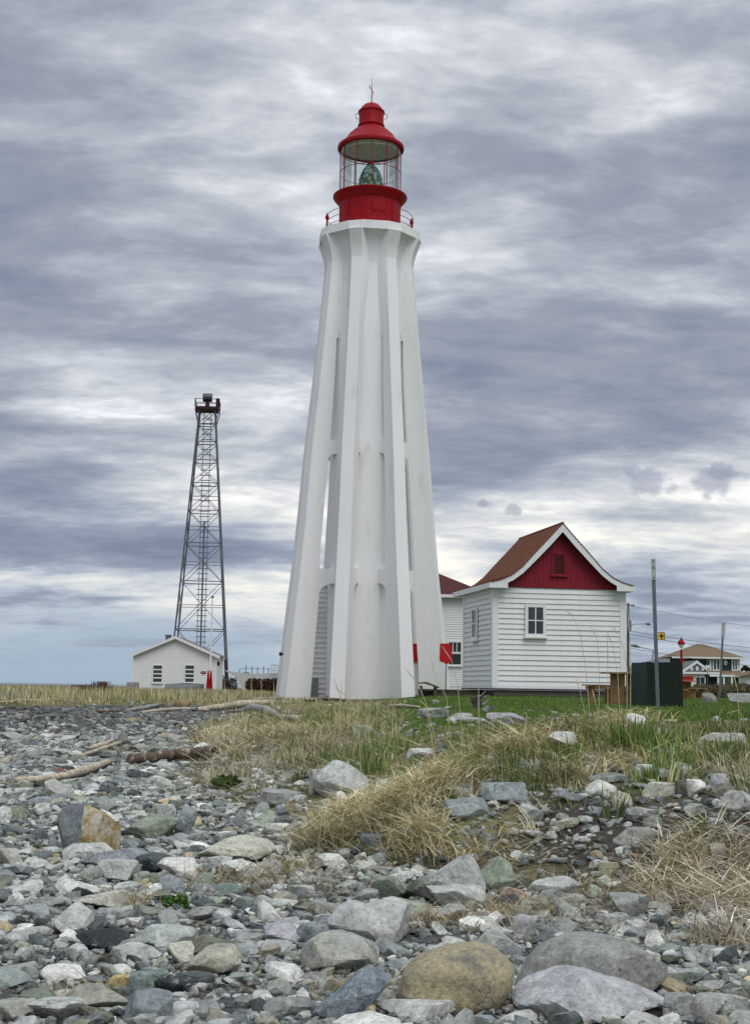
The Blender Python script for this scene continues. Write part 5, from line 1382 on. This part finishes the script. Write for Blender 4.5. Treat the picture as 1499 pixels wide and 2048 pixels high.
# individually placed stones
labels = [('flat blue grey beach stone among the shingle', [4, 13]), ('pale grey angular beach stone among the shingle', [2, 3, 9, 14]), ('dark slate stone among the shingle', [5, 6]), ('green grey beach stone among the shingle', [7, 8, 11]), ('mid grey beach stone among the shingle', [0, 1, 12])]
shapes3 = [rock_shape(40 + i, 4, planes=9, sharp=28, rough=.035) for i in range(12)]
sm_mesh = []
for V_, F_ in shapes3:
    o = np_mesh('stone', V_, F_, M_stonei, None, True); o.data.set_sharp_from_angle(angle=R(22)); sm_mesh.append(o.data); bpy.data.objects.remove(o)
X, Y = scatter(3300, 5.9, 26, .9); ok = beach_filter(X, Y, .02)
X, Y = X[ok], Y[ok]
placed = []; cnt = 0
for x, y in zip(X, Y):
    w = float(np.exp(r.uniform(math.log(.13), math.log(.34)))) * (1 + max(0, y - 14) * .02) * min(1, y / 10.5)
    if any((x - a) ** 2 + (y - b_) ** 2 < (c * .55 + w * .5) ** 2 for a, b_, c in placed): continue
    if not off_heroes(np.array([x]), np.array([y]), w)[0]: continue
    placed.append((x, y, w)); cnt += 1
    li = r.choice(len(labels), p=[.17, .31, .15, .14, .23]); ci = r.choice(labels[li][1])
    o = bpy.data.objects.new('stone', sm_mesh[r.randint(12)]); COL.objects.link(o)
    hf = r.uniform(.22, .52)
    o.scale = (w / 2, w / 2 * r.uniform(.55, .95), w / 2 * hf); o.rotation_euler = (r.normal() * .2, r.normal() * .2, r.uniform(0, 6.28))
    o.location = (x, y, gz(x, y) + w / 2 * hf * .45); c_ = PAL[ci] * r.uniform(.85, 1.15); o.color = (*c_, 1)
    cw_ = ['blue grey', 'pale grey', 'dark slate', 'green grey', 'mid grey'][li]; lb_ = place_label(x, y, w, cw_)
    tag(o, lb_ or labels[li][0], 'stone', 'loose beach stones of hand size and larger')
    if cnt >= 235: break
PL = np.array(placed)

def merge(name, shapes, X, Y, W, flat=(.3, .7), bury=.35, pal=None, smooth=False, tiltv=.2):
    n = len(X); Vs, Fs, Cs = [], [], []; off = 0
    si = r.randint(0, len(shapes), n); Zg = ground(X, Y)
    for k, (SV, SF) in enumerate(shapes):
        m = si == k; q = m.sum()
        if not q: continue
        w = W[m]; hf = r.uniform(*flat, q)
        S = np.stack([w / 2, w / 2 * r.uniform(.55, .95, q), w / 2 * hf], 1)
        Rm = rotm(r.normal(size=q) * tiltv, r.normal(size=q) * tiltv, r.uniform(0, 6.28, q))
        V = np.einsum('nij,nkj->nki', Rm, SV[None] * S[:, None, :]) + np.stack([X[m], Y[m], Zg[m] + w / 2 * hf * bury], 1)[:, None, :]
        nv = SV.shape[0]
        Fs.append((SF[None] + (np.arange(q) * nv)[:, None, None] + off).reshape(-1, 3)); Vs.append(V.reshape(-1, 3)); off += q * nv
        c = PAL[r.choice(len(PAL), q, p=PW)] * r.uniform(.65, 1.3, (q, 1)) * (1.0 if pal is None else pal)
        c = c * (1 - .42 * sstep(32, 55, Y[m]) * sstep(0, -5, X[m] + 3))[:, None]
        Cs.append(np.repeat(c, nv, 0))
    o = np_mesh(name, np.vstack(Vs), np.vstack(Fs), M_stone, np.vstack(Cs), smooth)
    tag(o, kind='stuff'); return o
shapes2 = [rock_shape(200 + i, 2, planes=7, sharp=24, rough=.03) for i in range(14)]
shapes1 = [rock_shape(300 + i, 1, planes=8, sharp=14, rough=.0) for i in range(14)]
# medium stones
X, Y = scatter(9000, 5.9, 34, .5); W = np.exp(r.normal(math.log(.125), .38, len(X))) * (1 + np.clip(Y - 12, 0, 30) * .02)
ok = beach_filter(X, Y, .06) & off_heroes(X, Y, W); X, Y, W = X[ok], Y[ok], W[ok]
for a, b_, c in placed:
    pass
d2 = np.ones(len(X), bool)
for a, b_, c in placed: d2 &= np.hypot(X - a, Y - b_) > c * .42
merge('cobbles', shapes2, X[d2], Y[d2], W[d2], (.2, .5), .45, smooth=False, tiltv=.27)
# small stones
X, Y = scatter(33000, 5.8, 24, .7); W = np.exp(r.normal(math.log(.048), .38, len(X))) * (1 + np.clip(Y - 9, 0, 30) * .05)
ok = beach_filter(X, Y, .03) & off_logs(X, Y, W); X, Y, W = X[ok], Y[ok], W[ok]
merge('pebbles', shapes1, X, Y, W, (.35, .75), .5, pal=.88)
# far shingle
X, Y = scatter(19500, 17, 75, .45, .40); W = np.exp(r.normal(math.log(.14), .38, len(X))) * (1 + np.clip(Y - 20, 0, 60) * .006)
ok = beach_filter(X, Y, .02) & off_logs(X, Y, W); X, Y, W = X[ok], Y[ok], W[ok]
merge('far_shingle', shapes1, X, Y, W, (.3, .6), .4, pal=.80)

# ------------------------------------------------------------------ driftwood
def log(pts, rad, mat, name, lab, hollow=False, seed=0, lift=.95):
    """pts: photo pixels of the axis; rad in pixels"""
    rr_ = random.Random(seed); W3 = []; rads = []
    for (px_, py_), q in zip(pts, rad):
        p = hit(px_, py_ + q * .8); rm = q * 1.05 * p.y / F
        W3.append(Vector((p.x, p.y, p.z + rm * lift + .02))); rads.append(rm)
    P3, R3 = [], []
    for i in range(len(W3) - 1):
        for k in range(5):
            t_ = k / 5; P3.append(W3[i].lerp(W3[i + 1], t_) + Vector((0, 0, rr_.uniform(-.1, .1) * rads[i]))); R3.append((rads[i] * (1 - t_) + rads[i + 1] * t_) * rr_.uniform(.95, 1.05))
    P3.append(W3[-1]); R3.append(rads[-1])
    ctr = P3[0].copy(); P3 = [p - ctr for p in P3]
    if name is None: return P3, R3, ctr
    o = empty(name, ctr, 0, lab, 'driftwood')
    MB().tube(P3, R3, 10).build('trunk', mat, o, 'all')
    if hollow:
        d = (P3[-1] - P3[-2]).normalized()
        MB().tube([P3[-1] - d * .002, P3[-1] + d * .012], [R3[-1] * .75] * 2, 10).build('hollow_end', M_dark, o)
    return o
log([(32, 1566), (80, 1563), (130, 1556), (175, 1543), (219, 1527)], [7, 7, 7, 9, 5], M_drift, 'driftwood_log', 'long pale yellowish curved log on the left shingle', seed=1)
log([(259, 1523), (300, 1520), (345, 1514), (390, 1511), (428, 1508)], [9, 10, 10, 11, 11], M_driftbrown, 'driftwood_log', 'thick dark brown log with hollow right end on the left shingle', True, seed=2)
log([(156, 1516), (200, 1502), (243, 1487)], [3, 4, 3], M_drift, 'driftwood_log', 'thin pale stick pointing down left, above the long pale log', seed=3)
log([(180, 1499), (205, 1493), (228, 1482)], [4, 5, 3], M_drift, 'driftwood_log', 'short pale stick beside the thin pale stick', seed=4)
log([(384, 1473), (420, 1463), (458, 1455)], [3, 5, 4], M_drift, 'driftwood_log', 'pale log sticking out of the grass edge left of centre', seed=5)
log([(388, 1530), (437, 1527)], [2.2, 2.6], M_drift, 'driftwood_log', 'thin straight stick just below the dark brown log', seed=6)
log([(0, 1406), (26, 1405), (34, 1401), (80, 1402)], [1.6, 1.8, 2, 1.6], M_drift, 'driftwood_log', 'slender bent pole at the far left in front of the dry grass', seed=7)
log([(195, 1424), (240, 1424)], [3, 3], M_driftbrown, 'driftwood_log', 'short dark log at the upper edge of the shingle, far left of the drift line', seed=8)
log([(252, 1423), (290, 1417), (318, 1411)], [3, 4, 3], M_driftgrey, 'driftwood_log', 'grey log leaning in the drift line, left part', seed=9)
log([(285, 1426), (350, 1419), (418, 1421)], [3, 3, 3], M_drift, 'driftwood_log', 'long pale pole lying flat in the drift line', seed=10)
log([(392, 1420), (440, 1416), (500, 1409), (545, 1405)], [3, 6, 7, 4], M_drift, 'driftwood_log', 'thick pale log in the drift line left of the lighthouse', seed=11)
log([(478, 1424), (505, 1418), (530, 1420), (560, 1437), (600, 1440)], [4, 7, 7, 5, 3], M_driftgrey, 'driftwood_log', 'pale arched driftwood limb below the lighthouse left side', seed=12)
log([(560, 1434), (590, 1438), (640, 1434)], [3, 5, 3], M_drift, 'driftwood_log', 'pale low log in the grass below the lighthouse', seed=13)
log([(455, 1425), (495, 1424)], [2.5, 2.5], M_driftbrown, 'driftwood_log', 'dark short log tucked under the thick pale log', seed=14)
log([(610, 1403), (650, 1399), (690, 1402)], [3, 3.5, 2.5], M_driftbrown, 'driftwood_log', 'brown weathered log against the lighthouse foot', seed=15)
log([(640, 1397), (668, 1394)], [3, 3], M_driftgrey, 'driftwood_log', 'short grey chunk on top of the brown log at the lighthouse foot', seed=16)
log([(505, 1400), (560, 1397)], [2.5, 2.5], M_driftgrey, 'driftwood_log', 'grey pole along the left foot of the lighthouse', seed=17)
log([(768, 1414), (800, 1413), (838, 1416)], [2, 3, 2], M_drift, 'driftwood_log', 'slim pale log in the grass right of the lighthouse foot', seed=18)
# brown stump block and root snags
p = hit(363, 1416)
V_, F_ = rock_shape(71, 2, 9, 20, .05); o = np_mesh('stump', V_ * np.array([.42, .3, .26]), F_, material('rotten_wood', (.30, .22, .13), .9, .3, 5, .4, 20), None, True); o.location = (p.x, p.y, p.z + .15)
tag(o, 'tan blocky stump on the drift line below the shed', 'stump')
def snag(px_, py_, h_px, lab, mat, n, seed, spread=1.0):
    p = hit(px_, py_); s_ = p.y / F; rr_ = random.Random(seed)
    o = empty('driftwood_root', (p.x, p.y, p.z), 0, lab, 'driftwood')
    H_ = h_px * s_
    MB().tube([(0, 0, -.1), (rr_.uniform(-.1, .1), 0, H_ * .35), (0, 0, H_ * .6)], [H_ * .34, H_ * .25, H_ * .16], 8).build('root_core', mat, o)
    for i in range(n):
        a = rr_.uniform(-1.3, 1.3); L_ = H_ * rr_.uniform(.5, 1.0) * spread; z0_ = H_ * rr_.uniform(.2, .6)
        pts = [(0, 0, z0_), (math.sin(a) * L_ * .5, rr_.uniform(-.2, .2) * L_, z0_ + L_ * .15 * rr_.uniform(-.5, 1)), (math.sin(a) * L_ * .9, rr_.uniform(-.3, .3) * L_, z0_ + math.cos(a) * L_ * .55)]
        MB().tube(pts, [H_ * .10, H_ * .07, H_ * .02], 6).build('root', M_driftgrey if i % 3 == 0 else mat, o)
    return o
snag(953, 1416, 34, 'dark branching driftwood root on the lawn edge in front of the white house', material('dark_root', (.06, .055, .05), .9, .3, 5), 9, 5)
snag(262, 1412, 14, 'pale knobbly root on the drift line left of the tan stump', M_driftgrey, 6, 6)
snag(545, 1409, 16, 'pale branching root against the left foot of the lighthouse', M_drift, 6, 8)
snag(335, 1484, 12, 'pale flat root on dark weed above the brown log', M_driftgrey, 7, 9, 1.8)

# ------------------------------------------------------------------ grass
def blades(name, X, Y, H, lean, leandir, width, cols, jitter=.25, segs=3, kind='stuff', zoff=0.0, droop=.5):
    """curved tapering blades; lean = total bend in radians away from vertical"""
    if kind == 'stuff' and len(X):
        kp = np.ones(len(X), bool)
        for hx_, hy_, hr in HF:
            if hy_ > 45: continue
            kp &= ~((np.abs(X - hx_ * Y / hy_) < hr * .92) & (Y < hy_ + hr * .5) & (Y > hy_ - hr * .9 - .28 - hy_ * .012))
        sel = lambda a_: a_[kp] if isinstance(a_, np.ndarray) and a_.ndim and len(a_) == len(kp) else a_
        H, lean, leandir, width, cols, zoff = [sel(a_) for a_ in (H, lean, leandir, width, cols, zoff)]; X, Y = X[kp], Y[kp]
    n = len(X); Zg = ground(X, Y) + zoff
    a = leandir; dx_, dy_ = np.cos(a), np.sin(a)
    face = r.uniform(0, 6.28, n); fx_, fy_ = np.cos(face), np.sin(face)
    pts = []; px_, py_, pz_ = X.copy(), Y.copy(), Zg.copy(); pts.append((px_.copy(), py_.copy(), pz_.copy()))
    for k in range(segs):
        th = lean * ((k + 1) / segs) ** droop
        px_ = px_ + dx_ * np.sin(th) * H / segs; py_ = py_ + dy_ * np.sin(th) * H / segs; pz_ = pz_ + np.cos(th) * H / segs
        pts.append((px_.copy(), py_.copy(), pz_.copy()))
    V = np.zeros((n, 2 * segs + 1, 3))
    for k in range(segs):
        w = width * (1 - k / segs * .75) / 2
        V[:, 2 * k, 0] = pts[k][0] - fx_ * w; V[:, 2 * k, 1] = pts[k][1] - fy_ * w; V[:, 2 * k, 2] = pts[k][2]
        V[:, 2 * k + 1, 0] = pts[k][0] + fx_ * w; V[:, 2 * k + 1, 1] = pts[k][1] + fy_ * w; V[:, 2 * k + 1, 2] = pts[k][2]
    V[:, 2 * segs] = np.stack(pts[segs], 1)
    tri = []
    for k in range(segs - 1): tri += [(2 * k, 2 * k + 1, 2 * k + 3), (2 * k, 2 * k + 3, 2 * k + 2)]
    tri.append((2 * segs - 2, 2 * segs - 1, 2 * segs))
    nv = 2 * segs + 1
    Fc = (np.array(tri)[None] + (np.arange(n) * nv)[:, None, None]).reshape(-1, 3)
    c = cols * r.uniform(1 - jitter, 1 + jitter, (n, 1)) * (1 + .28 * np.clip(n_mid(X * 1.3, Y * 1.3), -1.5, 1.5))[:, None]
    c[:, 2] *= 1 + .18 * np.clip(n_big(X * 2, Y * 2), -1.5, 1.5)
    o = np_mesh(name, V.reshape(-1, 3), Fc, M_blade, np.repeat(c, nv, 0), False)
    return tag(o, kind=kind)
STRAW = np.array([(.64, .57, .34), (.54, .47, .27), (.78, .72, .48), (.42, .36, .20), (.24, .19, .10), (.58, .52, .35)])
GREEN = np.array([(.11, .19, .04), (.16, .24, .06), (.25, .30, .10), (.075, .135, .03), (.34, .35, .15)])
def pick(P, n, w=None): return P[r.choice(len(P), n, p=w)]
def in_grass(X, Y, lo=0.15):
    S = sdist(X, Y); return (S + n_edge(X, Y) * .35 > lo)
def notlawn(X, Y): return (X / Y < .018 + n_edge(X, Y) * .006) | (Y < 15.6 + np.clip(2.6 - X, 0, 4) * .9 + n_edge(X, Y) * .8)
patch = make_noise(12, .5, 3.0, 31); patch2 = make_noise(12, .8, 5.0, 32)
soilmask = lambda X, Y, S: (S > .0) & (S < 2.0) & (X > 1.35) & (X < 2.75) & (Y < 13.5)
def clumped(n, y0, y1, half, power, per=40, rad=.16):
    k = max(1, n // per)
    uu = r.uniform(0, 1, k); Yc = (y0 ** power + uu * (y1 ** power - y0 ** power)) ** (1 / power); Xc = r.uniform(-1, 1, k) * (Yc * half + .5)
    i = np.repeat(np.arange(k), per)
    ang = r.uniform(0, 6.28, len(i)); rr_ = rad * np.sqrt(r.uniform(0, 1, len(i))) * (1 + Yc[i] * .02)
    return Xc[i] + rr_ * np.cos(ang), Yc[i] + rr_ * np.sin(ang), ang, i, k
# thatch: fallen straw lying over the bank
n = 68000
X, Y = scatter(n, 8.5, 40, .35, .40); S = sdist(X, Y); ok = in_grass(X, Y, .0) & notlawn(X, Y) & ~(soilmask(X, Y, S) & (r.uniform(size=n) < .93)) & (patch(X, Y) > -1.0)
X, Y = X[ok], Y[ok]; n = len(X)
blades('fallen_straw', X, Y, r.uniform(.12, .42, n) * (1 + Y * .012), r.uniform(1.15, 1.6, n), r.normal(-1.7, 1.3, n), r.uniform(.004, .008, n) * (1 + Y * .035), pick(STRAW, n) * .82, zoff=r.uniform(.0, .07, n), droop=.15)
# straw tufts
X, Y, ang, ci, k = clumped(39000, 9.2, 45, .40, .3, 60, .13); ok = in_grass(X, Y, .35) & notlawn(X, Y) & (patch(X, Y) > -.35) & ~soilmask(X, Y, sdist(X, Y)); X, Y, ang = X[ok], Y[ok], ang[ok]; n = len(X)
blades('straw_tufts', X, Y, r.uniform(.10, .34, n) * (1 + np.clip(Y - 12, 0, 30) * .006), r.uniform(.25, 1.35, n), ang + r.normal(0, .5, n), r.uniform(.004, .007, n) * (1 + Y * .035), pick(STRAW, n), droop=.9)
# green tufts, thick on the right crest
X, Y, ang, ci, k = clumped(44000, 11.5, 40, .40, .25, 50, .15)
gm = sstep(-2.5, 3.0, X - (Y - 14) * .06) * .75 + .25
ok = in_grass(X, Y, 1.3) & notlawn(X, Y) & (patch2(X, Y) * .5 + gm > .35); X, Y, ang = X[ok], Y[ok], ang[ok]; n = len(X)
blades('green_grass', X, Y, r.uniform(.10, .36, n), r.uniform(.05, .85, n), ang + r.normal(0, .7, n), r.uniform(.007, .014, n) * (1 + Y * .03), pick(GREEN, n), droop=1.1)
# short mixed sward between tufts and to the lighthouse
X, Y = scatter(62000, 12, 70, .25, .38); ok = in_grass(X, Y, .5) & notlawn(X, Y); X, Y = X[ok], Y[ok]; n = len(X)
mixp = np.where((patch2(X, Y) + r.normal(size=n) * .6)[:, None] > .25, pick(GREEN, n), pick(STRAW, n) * .9)
blades('short_grass', X, Y, r.uniform(.04, .14, n) * (1 + np.clip(Y - 20, 0, 40) * .008), r.uniform(.1, 1.2, n), r.uniform(0, 6.28, n), r.uniform(.006, .011, n) * (1 + Y * .03), mixp)
# lawn blades
LAWN = np.array([(.07, .15, .018), (.095, .18, .022), (.13, .20, .035), (.16, .20, .05)])
n = 40000; uu = r.uniform(size=n); Y = 18 * (85 / 18) ** uu; X = Y * r.uniform(.03, .42, n)
blades('lawn_grass', X, Y, r.uniform(.02, .06, n) * (1 + Y * .006), r.uniform(.1, .9, n), r.uniform(0, 6.28, n), r.uniform(.008, .014, n) * (1 + Y * .03), pick(LAWN, n))
# tall dry grass field on the far left
n = 52000; uu = r.uniform(size=n); Y = 50 + 60 * uu ** 1.4; X = r.uniform(-.42, -.035, n) * Y
ok = in_grass(X, Y, .3); X, Y = X[ok], Y[ok]; n = len(X)
c = pick(STRAW, n); c = np.where((r.uniform(size=n) < .22)[:, None], pick(GREEN, n) * .9, c)
shortn = sstep(-4.0, -9.5, X)
front = sstep(0, 5, sdist(X, Y)); ph = r.uniform(.22, .62, n) * (.30 + .70 * shortn) * (.45 + .55 * front) * (1 - .45 * sstep(70, 100, Y))
blades('dry_grass_field', X, Y, ph, r.uniform(.0, .35, n), r.uniform(0, 6.28, n), r.uniform(.02, .04, n), c, droop=1.5)
# loose dry weed strands on the shingle
wx_, wy_ = [], []
for (px_, py_, sp_) in ((600, 1790, .35), (500, 1775, .25), (400, 1770, .22), (950, 1815, .35), (1040, 1830, .35), (880, 1850, .2), (1180, 1790, .4), (1330, 1770, .5), (1420, 1780, .5), (1440, 1880, .35), (1300, 1800, .35), (560, 1740, .3), (620, 1745, .3), (700, 1990, .12), (170, 2000, .1), (300, 1500, .5), (240, 1510, .4), (1470, 2030, .2), (250, 1815, .08), (1100, 1850, .3)):
    p = hit(px_, py_); m_ = 520 if (px_, py_) in ((950, 1815), (1040, 1830), (880, 1850)) else 260; wx_.append(p.x + r.normal(size=m_) * sp_); wy_.append(p.y + r.normal(size=m_) * sp_ * .9)
X, Y = np.concatenate(wx_), np.concatenate(wy_); n = len(X)
blades('dry_weed_strands', X, Y, r.uniform(.06, .26, n), r.uniform(1.0, 1.6, n), r.uniform(0, 6.28, n), r.uniform(.003, .006, n) * (1 + Y * .02), pick(STRAW, n) * np.array([.72, .66, .60]), zoff=r.uniform(0, .05, n), droop=.3)
# big straw tussocks of the photograph, on their mounds
tx_, ty_, ta_ = [], [], []
for (px_, py_, w_, m_) in ((700, 1640, .40, 2400), (790, 1620, .35, 2000), (850, 1680, .3, 1400), (650, 1690, .22, 900), (1050, 1500, .5, 1400), (980, 1520, .4, 1200), (1150, 1470, .55, 1400), (890, 1560, .35, 1100), (1250, 1450, .5, 900), (1460, 1740, .35, 1600), (1380, 1720, .35, 1200), (1490, 1820, .2, 700), (1440, 1840, .08, 260), (1130, 1560, .3, 700), (560, 1470, .8, 1200), (430, 1480, .5, 700), (470, 1520, .3, 500), (1480, 1890, .25, 700), (990, 1660, .28, 300), (930, 1700, .25, 500), (1330, 1740, .3, 500), (1400, 1800, .35, 700)):
    p = hit(px_, py_); m_ = int(m_ * .72); q = r.normal(size=(m_, 2)) * w_ * .55; tx_.append(p.x + q[:, 0]); ty_.append(p.y + q[:, 1] * .8); ta_.append(np.arctan2(q[:, 1] - .12, q[:, 0]))
X, Y, ang = np.concatenate(tx_), np.concatenate(ty_), np.concatenate(ta_); n = len(X)
blades('straw_tussocks', X, Y, r.uniform(.07, .30, n) * (1 - .35 * sstep(1.9, 2.4, X) * sstep(13, 12, Y)), r.uniform(.4, 2.2, n), ang + r.normal(0, 1.3, n), r.uniform(.006, .013, n) * (1 + Y * .03), pick(STRAW, n), droop=.55)
# long loose stems lying over and around the tussocks
k_ = r.uniform(size=len(X)) < .42; X2, Y2 = X[k_] + r.normal(size=k_.sum()) * .06, Y[k_] + r.normal(size=k_.sum()) * .06; n = len(X2)
blades('loose_stems', X2, Y2, r.uniform(.22, .55, n), r.uniform(1.3, 1.9, n), r.uniform(0, 6.28, n), r.uniform(.004, .008, n) * (1 + Y2 * .03), pick(STRAW, n) * 1.08, zoff=r.uniform(.02, .20, n), droop=.18)
# bright green clumps: each a plant one can point to
gc = [(1375 - 115, 1500, .34, 170, 'tall bright green grass clump near the middle of the right crest'), (1120, 1540, .28, 120, 'green grass clump left of the tallest one, above the dirt bank'), (1345, 1500, .27, 120, 'green grass clump just right of the tallest one'),
      (1440, 1530, .27, 110, 'green grass clump near the right edge above the pale blocks'), (1300, 1560, .16, 60, 'small green grass clump growing over the white stone'), (1010, 1480, .2, 60, 'thin green grass clump among straw, centre right'),
      (815, 1545, .18, 30, 'sparse green blades standing in the straw mound'), (1400, 1690, .22, 60, 'green blades bending out of the straw at the right'), (598, 1560, .14, 40, 'small green grass clump left of the craggy boulder'), (530, 1560, .12, 40, 'tiny green grass clump above the flat grey block'), (635, 1650, .14, 60, 'yellow green blades at the left tip of the straw mound')]
for (px_, py_, h_, m_, lab) in gc:
    p = hit(px_, py_); m_ = int(m_ * 1.3)
    q = r.normal(size=(m_, 2)) * h_ * .32; X = p.x + q[:, 0]; Y = p.y + q[:, 1]
    o = blades('grass_clump', X, Y, h_ * r.uniform(.5, 1.15, m_), r.uniform(.05, .7, m_), np.arctan2(q[:, 1], q[:, 0]), r.uniform(.012, .021, m_), pick(GREEN[:4], m_) * .85, kind=None, droop=1.3)
    tag(o, lab, 'grass clump')
# small leafy weeds
def weed(px_, py_, wpx, lab, cols, n, seed):
    p = hit(px_, py_); w = wpx * p.y / F / 2
    o = empty('weed_plant', (p.x, p.y, p.z), 0, lab, 'plant')
    leaf_cloud('leaves', M_leaf, o, [(0, 0, w * .4, w, w * .8, w * .55), (w * .3, 0, w * .6, w * .6, w * .5, w * .4)], n, w * .16, seed, cols)
    MB().tube([(0, 0, -.03), (0, 0, w * .7)], .006, 5).build('stem', M_twig, o)
WG = [(.07, .15, .03), (.10, .20, .05), (.05, .10, .02)]
weed(352, 1818, 56, 'small bright green leafy weed growing between stones on the left shingle', WG, 420, 1)
weed(452, 1580, 60, 'dark green bushy weed at the lower edge of the grass, left of centre', [(.04, .08, .015), (.07, .11, .025)], 500, 2)

weed(553, 1822, 22, 'tiny yellow green weed among the centre stones', [(.14, .22, .04)], 90, 4)
# tall seed stalks
def stalk(pts, Y, wd, i):
    P0 = at(*pts[0], Y); z0 = gz(P0.x, Y); m = []
    for k, q in enumerate(pts):
        p = at(*q, Y + .0); m.append(Vector((p.x - P0.x, .05 * k, p.z - z0 if k else -.02)))
    sub = []
    for a_, b_ in zip(m[:-1], m[1:]):
        for t_ in (0, .5): sub.append(a_.lerp(b_, t_))
    sub.append(m[-1])
    rads = [wd * (1 - .55 * k / (len(sub) - 1)) for k in range(len(sub))]
    px0 = pts[0][0]; tall = pts[0][1] - pts[-1][1] > 110
    where = 'in the dry grass field left of the lighthouse' if Y > 40 else 'in front of the lighthouse' if px0 < 830 else 'between lighthouse and white house' if px0 < 1000 else 'in front of the white house' if px0 < 1300 else 'at the right edge'
    shape_ = 'straight upright' if abs(pts[0][0] - pts[-1][0]) < 12 else ('bending left' if pts[-1][0] < pts[0][0] else 'bending right')
    o = empty('grass_stalk', (P0.x, Y, z0), 0, ('tall' if tall else 'short') + ' dry grass stalk, ' + shape_ + ', ' + where, 'grass stalk', 'dry grass stalks')
    MB().tube(sub, rads, 5).build('stem', M_stalk, o)
    e = sub[-3:]
    MB().tube([e[0], e[1], e[2]], [wd * .5, wd * 1.5, wd * .4], 5).build('seed_head', M_stalk, o)
M_stalk = material('dry_stalk', (.52, .44, .27), .8, .15, 5)
SK = [([(1182, 1425), (1172, 1340), (1163, 1270), (1150, 1232), (1134, 1217)], 15.5), ([(1196, 1428), (1199, 1350), (1197, 1280), (1184, 1250)], 15.8), ([(1214, 1430), (1216, 1350), (1217, 1262)], 15.2), ([(1240, 1440), (1236, 1350), (1228, 1290), (1217, 1262)], 15.0),
      ([(1252, 1438), (1255, 1340), (1250, 1300), (1241, 1270), (1228, 1249)], 15.4), ([(1259, 1420), (1262, 1300), (1256, 1200)], 15.3), ([(1178, 1420), (1160, 1380), (1151, 1352)], 15.9), ([(1205, 1425), (1190, 1400), (1186, 1378)], 16.0),
      ([(725, 1522), (716, 1450), (703, 1410), (692, 1392), (668, 1375)], 15.5), ([(735, 1420), (730, 1400)], 20), ([(783, 1440), (787, 1405)], 18), ([(660, 1460), (680, 1395), (667, 1355)], 19), ([(737, 1440), (740, 1395)], 19), ([(676, 1450), (684, 1358)], 22), ([(900, 1440), (893, 1395), (870, 1352), (862, 1318)], 17.0), ([(925, 1450), (915, 1370), (903, 1320), (885, 1292)], 17.2), ([(872, 1460), (850, 1400), (834, 1365), (810, 1336)], 16.5), ([(957, 1440), (957, 1348)], 18),
      ([(875, 1470), (850, 1410), (838, 1400)], 15), ([(1478, 1440), (1476, 1380), (1468, 1340)], 15.5), ([(1499, 1440), (1480, 1420), (1455, 1428)], 14.5), ([(618, 1500), (590, 1466), (552, 1428)], 18), ([(470, 1400), (478, 1370), (486, 1352)], 56), ([(500, 1402), (492, 1380), (478, 1352)], 56), ([(449, 1398), (449, 1358)], 56), ([(524, 1398), (522, 1352)], 54), ([(505, 1398), (502, 1350)], 55), ([(548, 1402), (547, 1362)], 52), ([(490, 1405), (512, 1388)], 52), ([(1497, 1560), (1490, 1500), (1470, 1455)], 13.5), ([(1180, 1560), (1150, 1535), (1110, 1520)], 13)]
for i, (pts, Y) in enumerate(SK): stalk(pts, Y, .0042 * (Y / 15) ** .8, i)
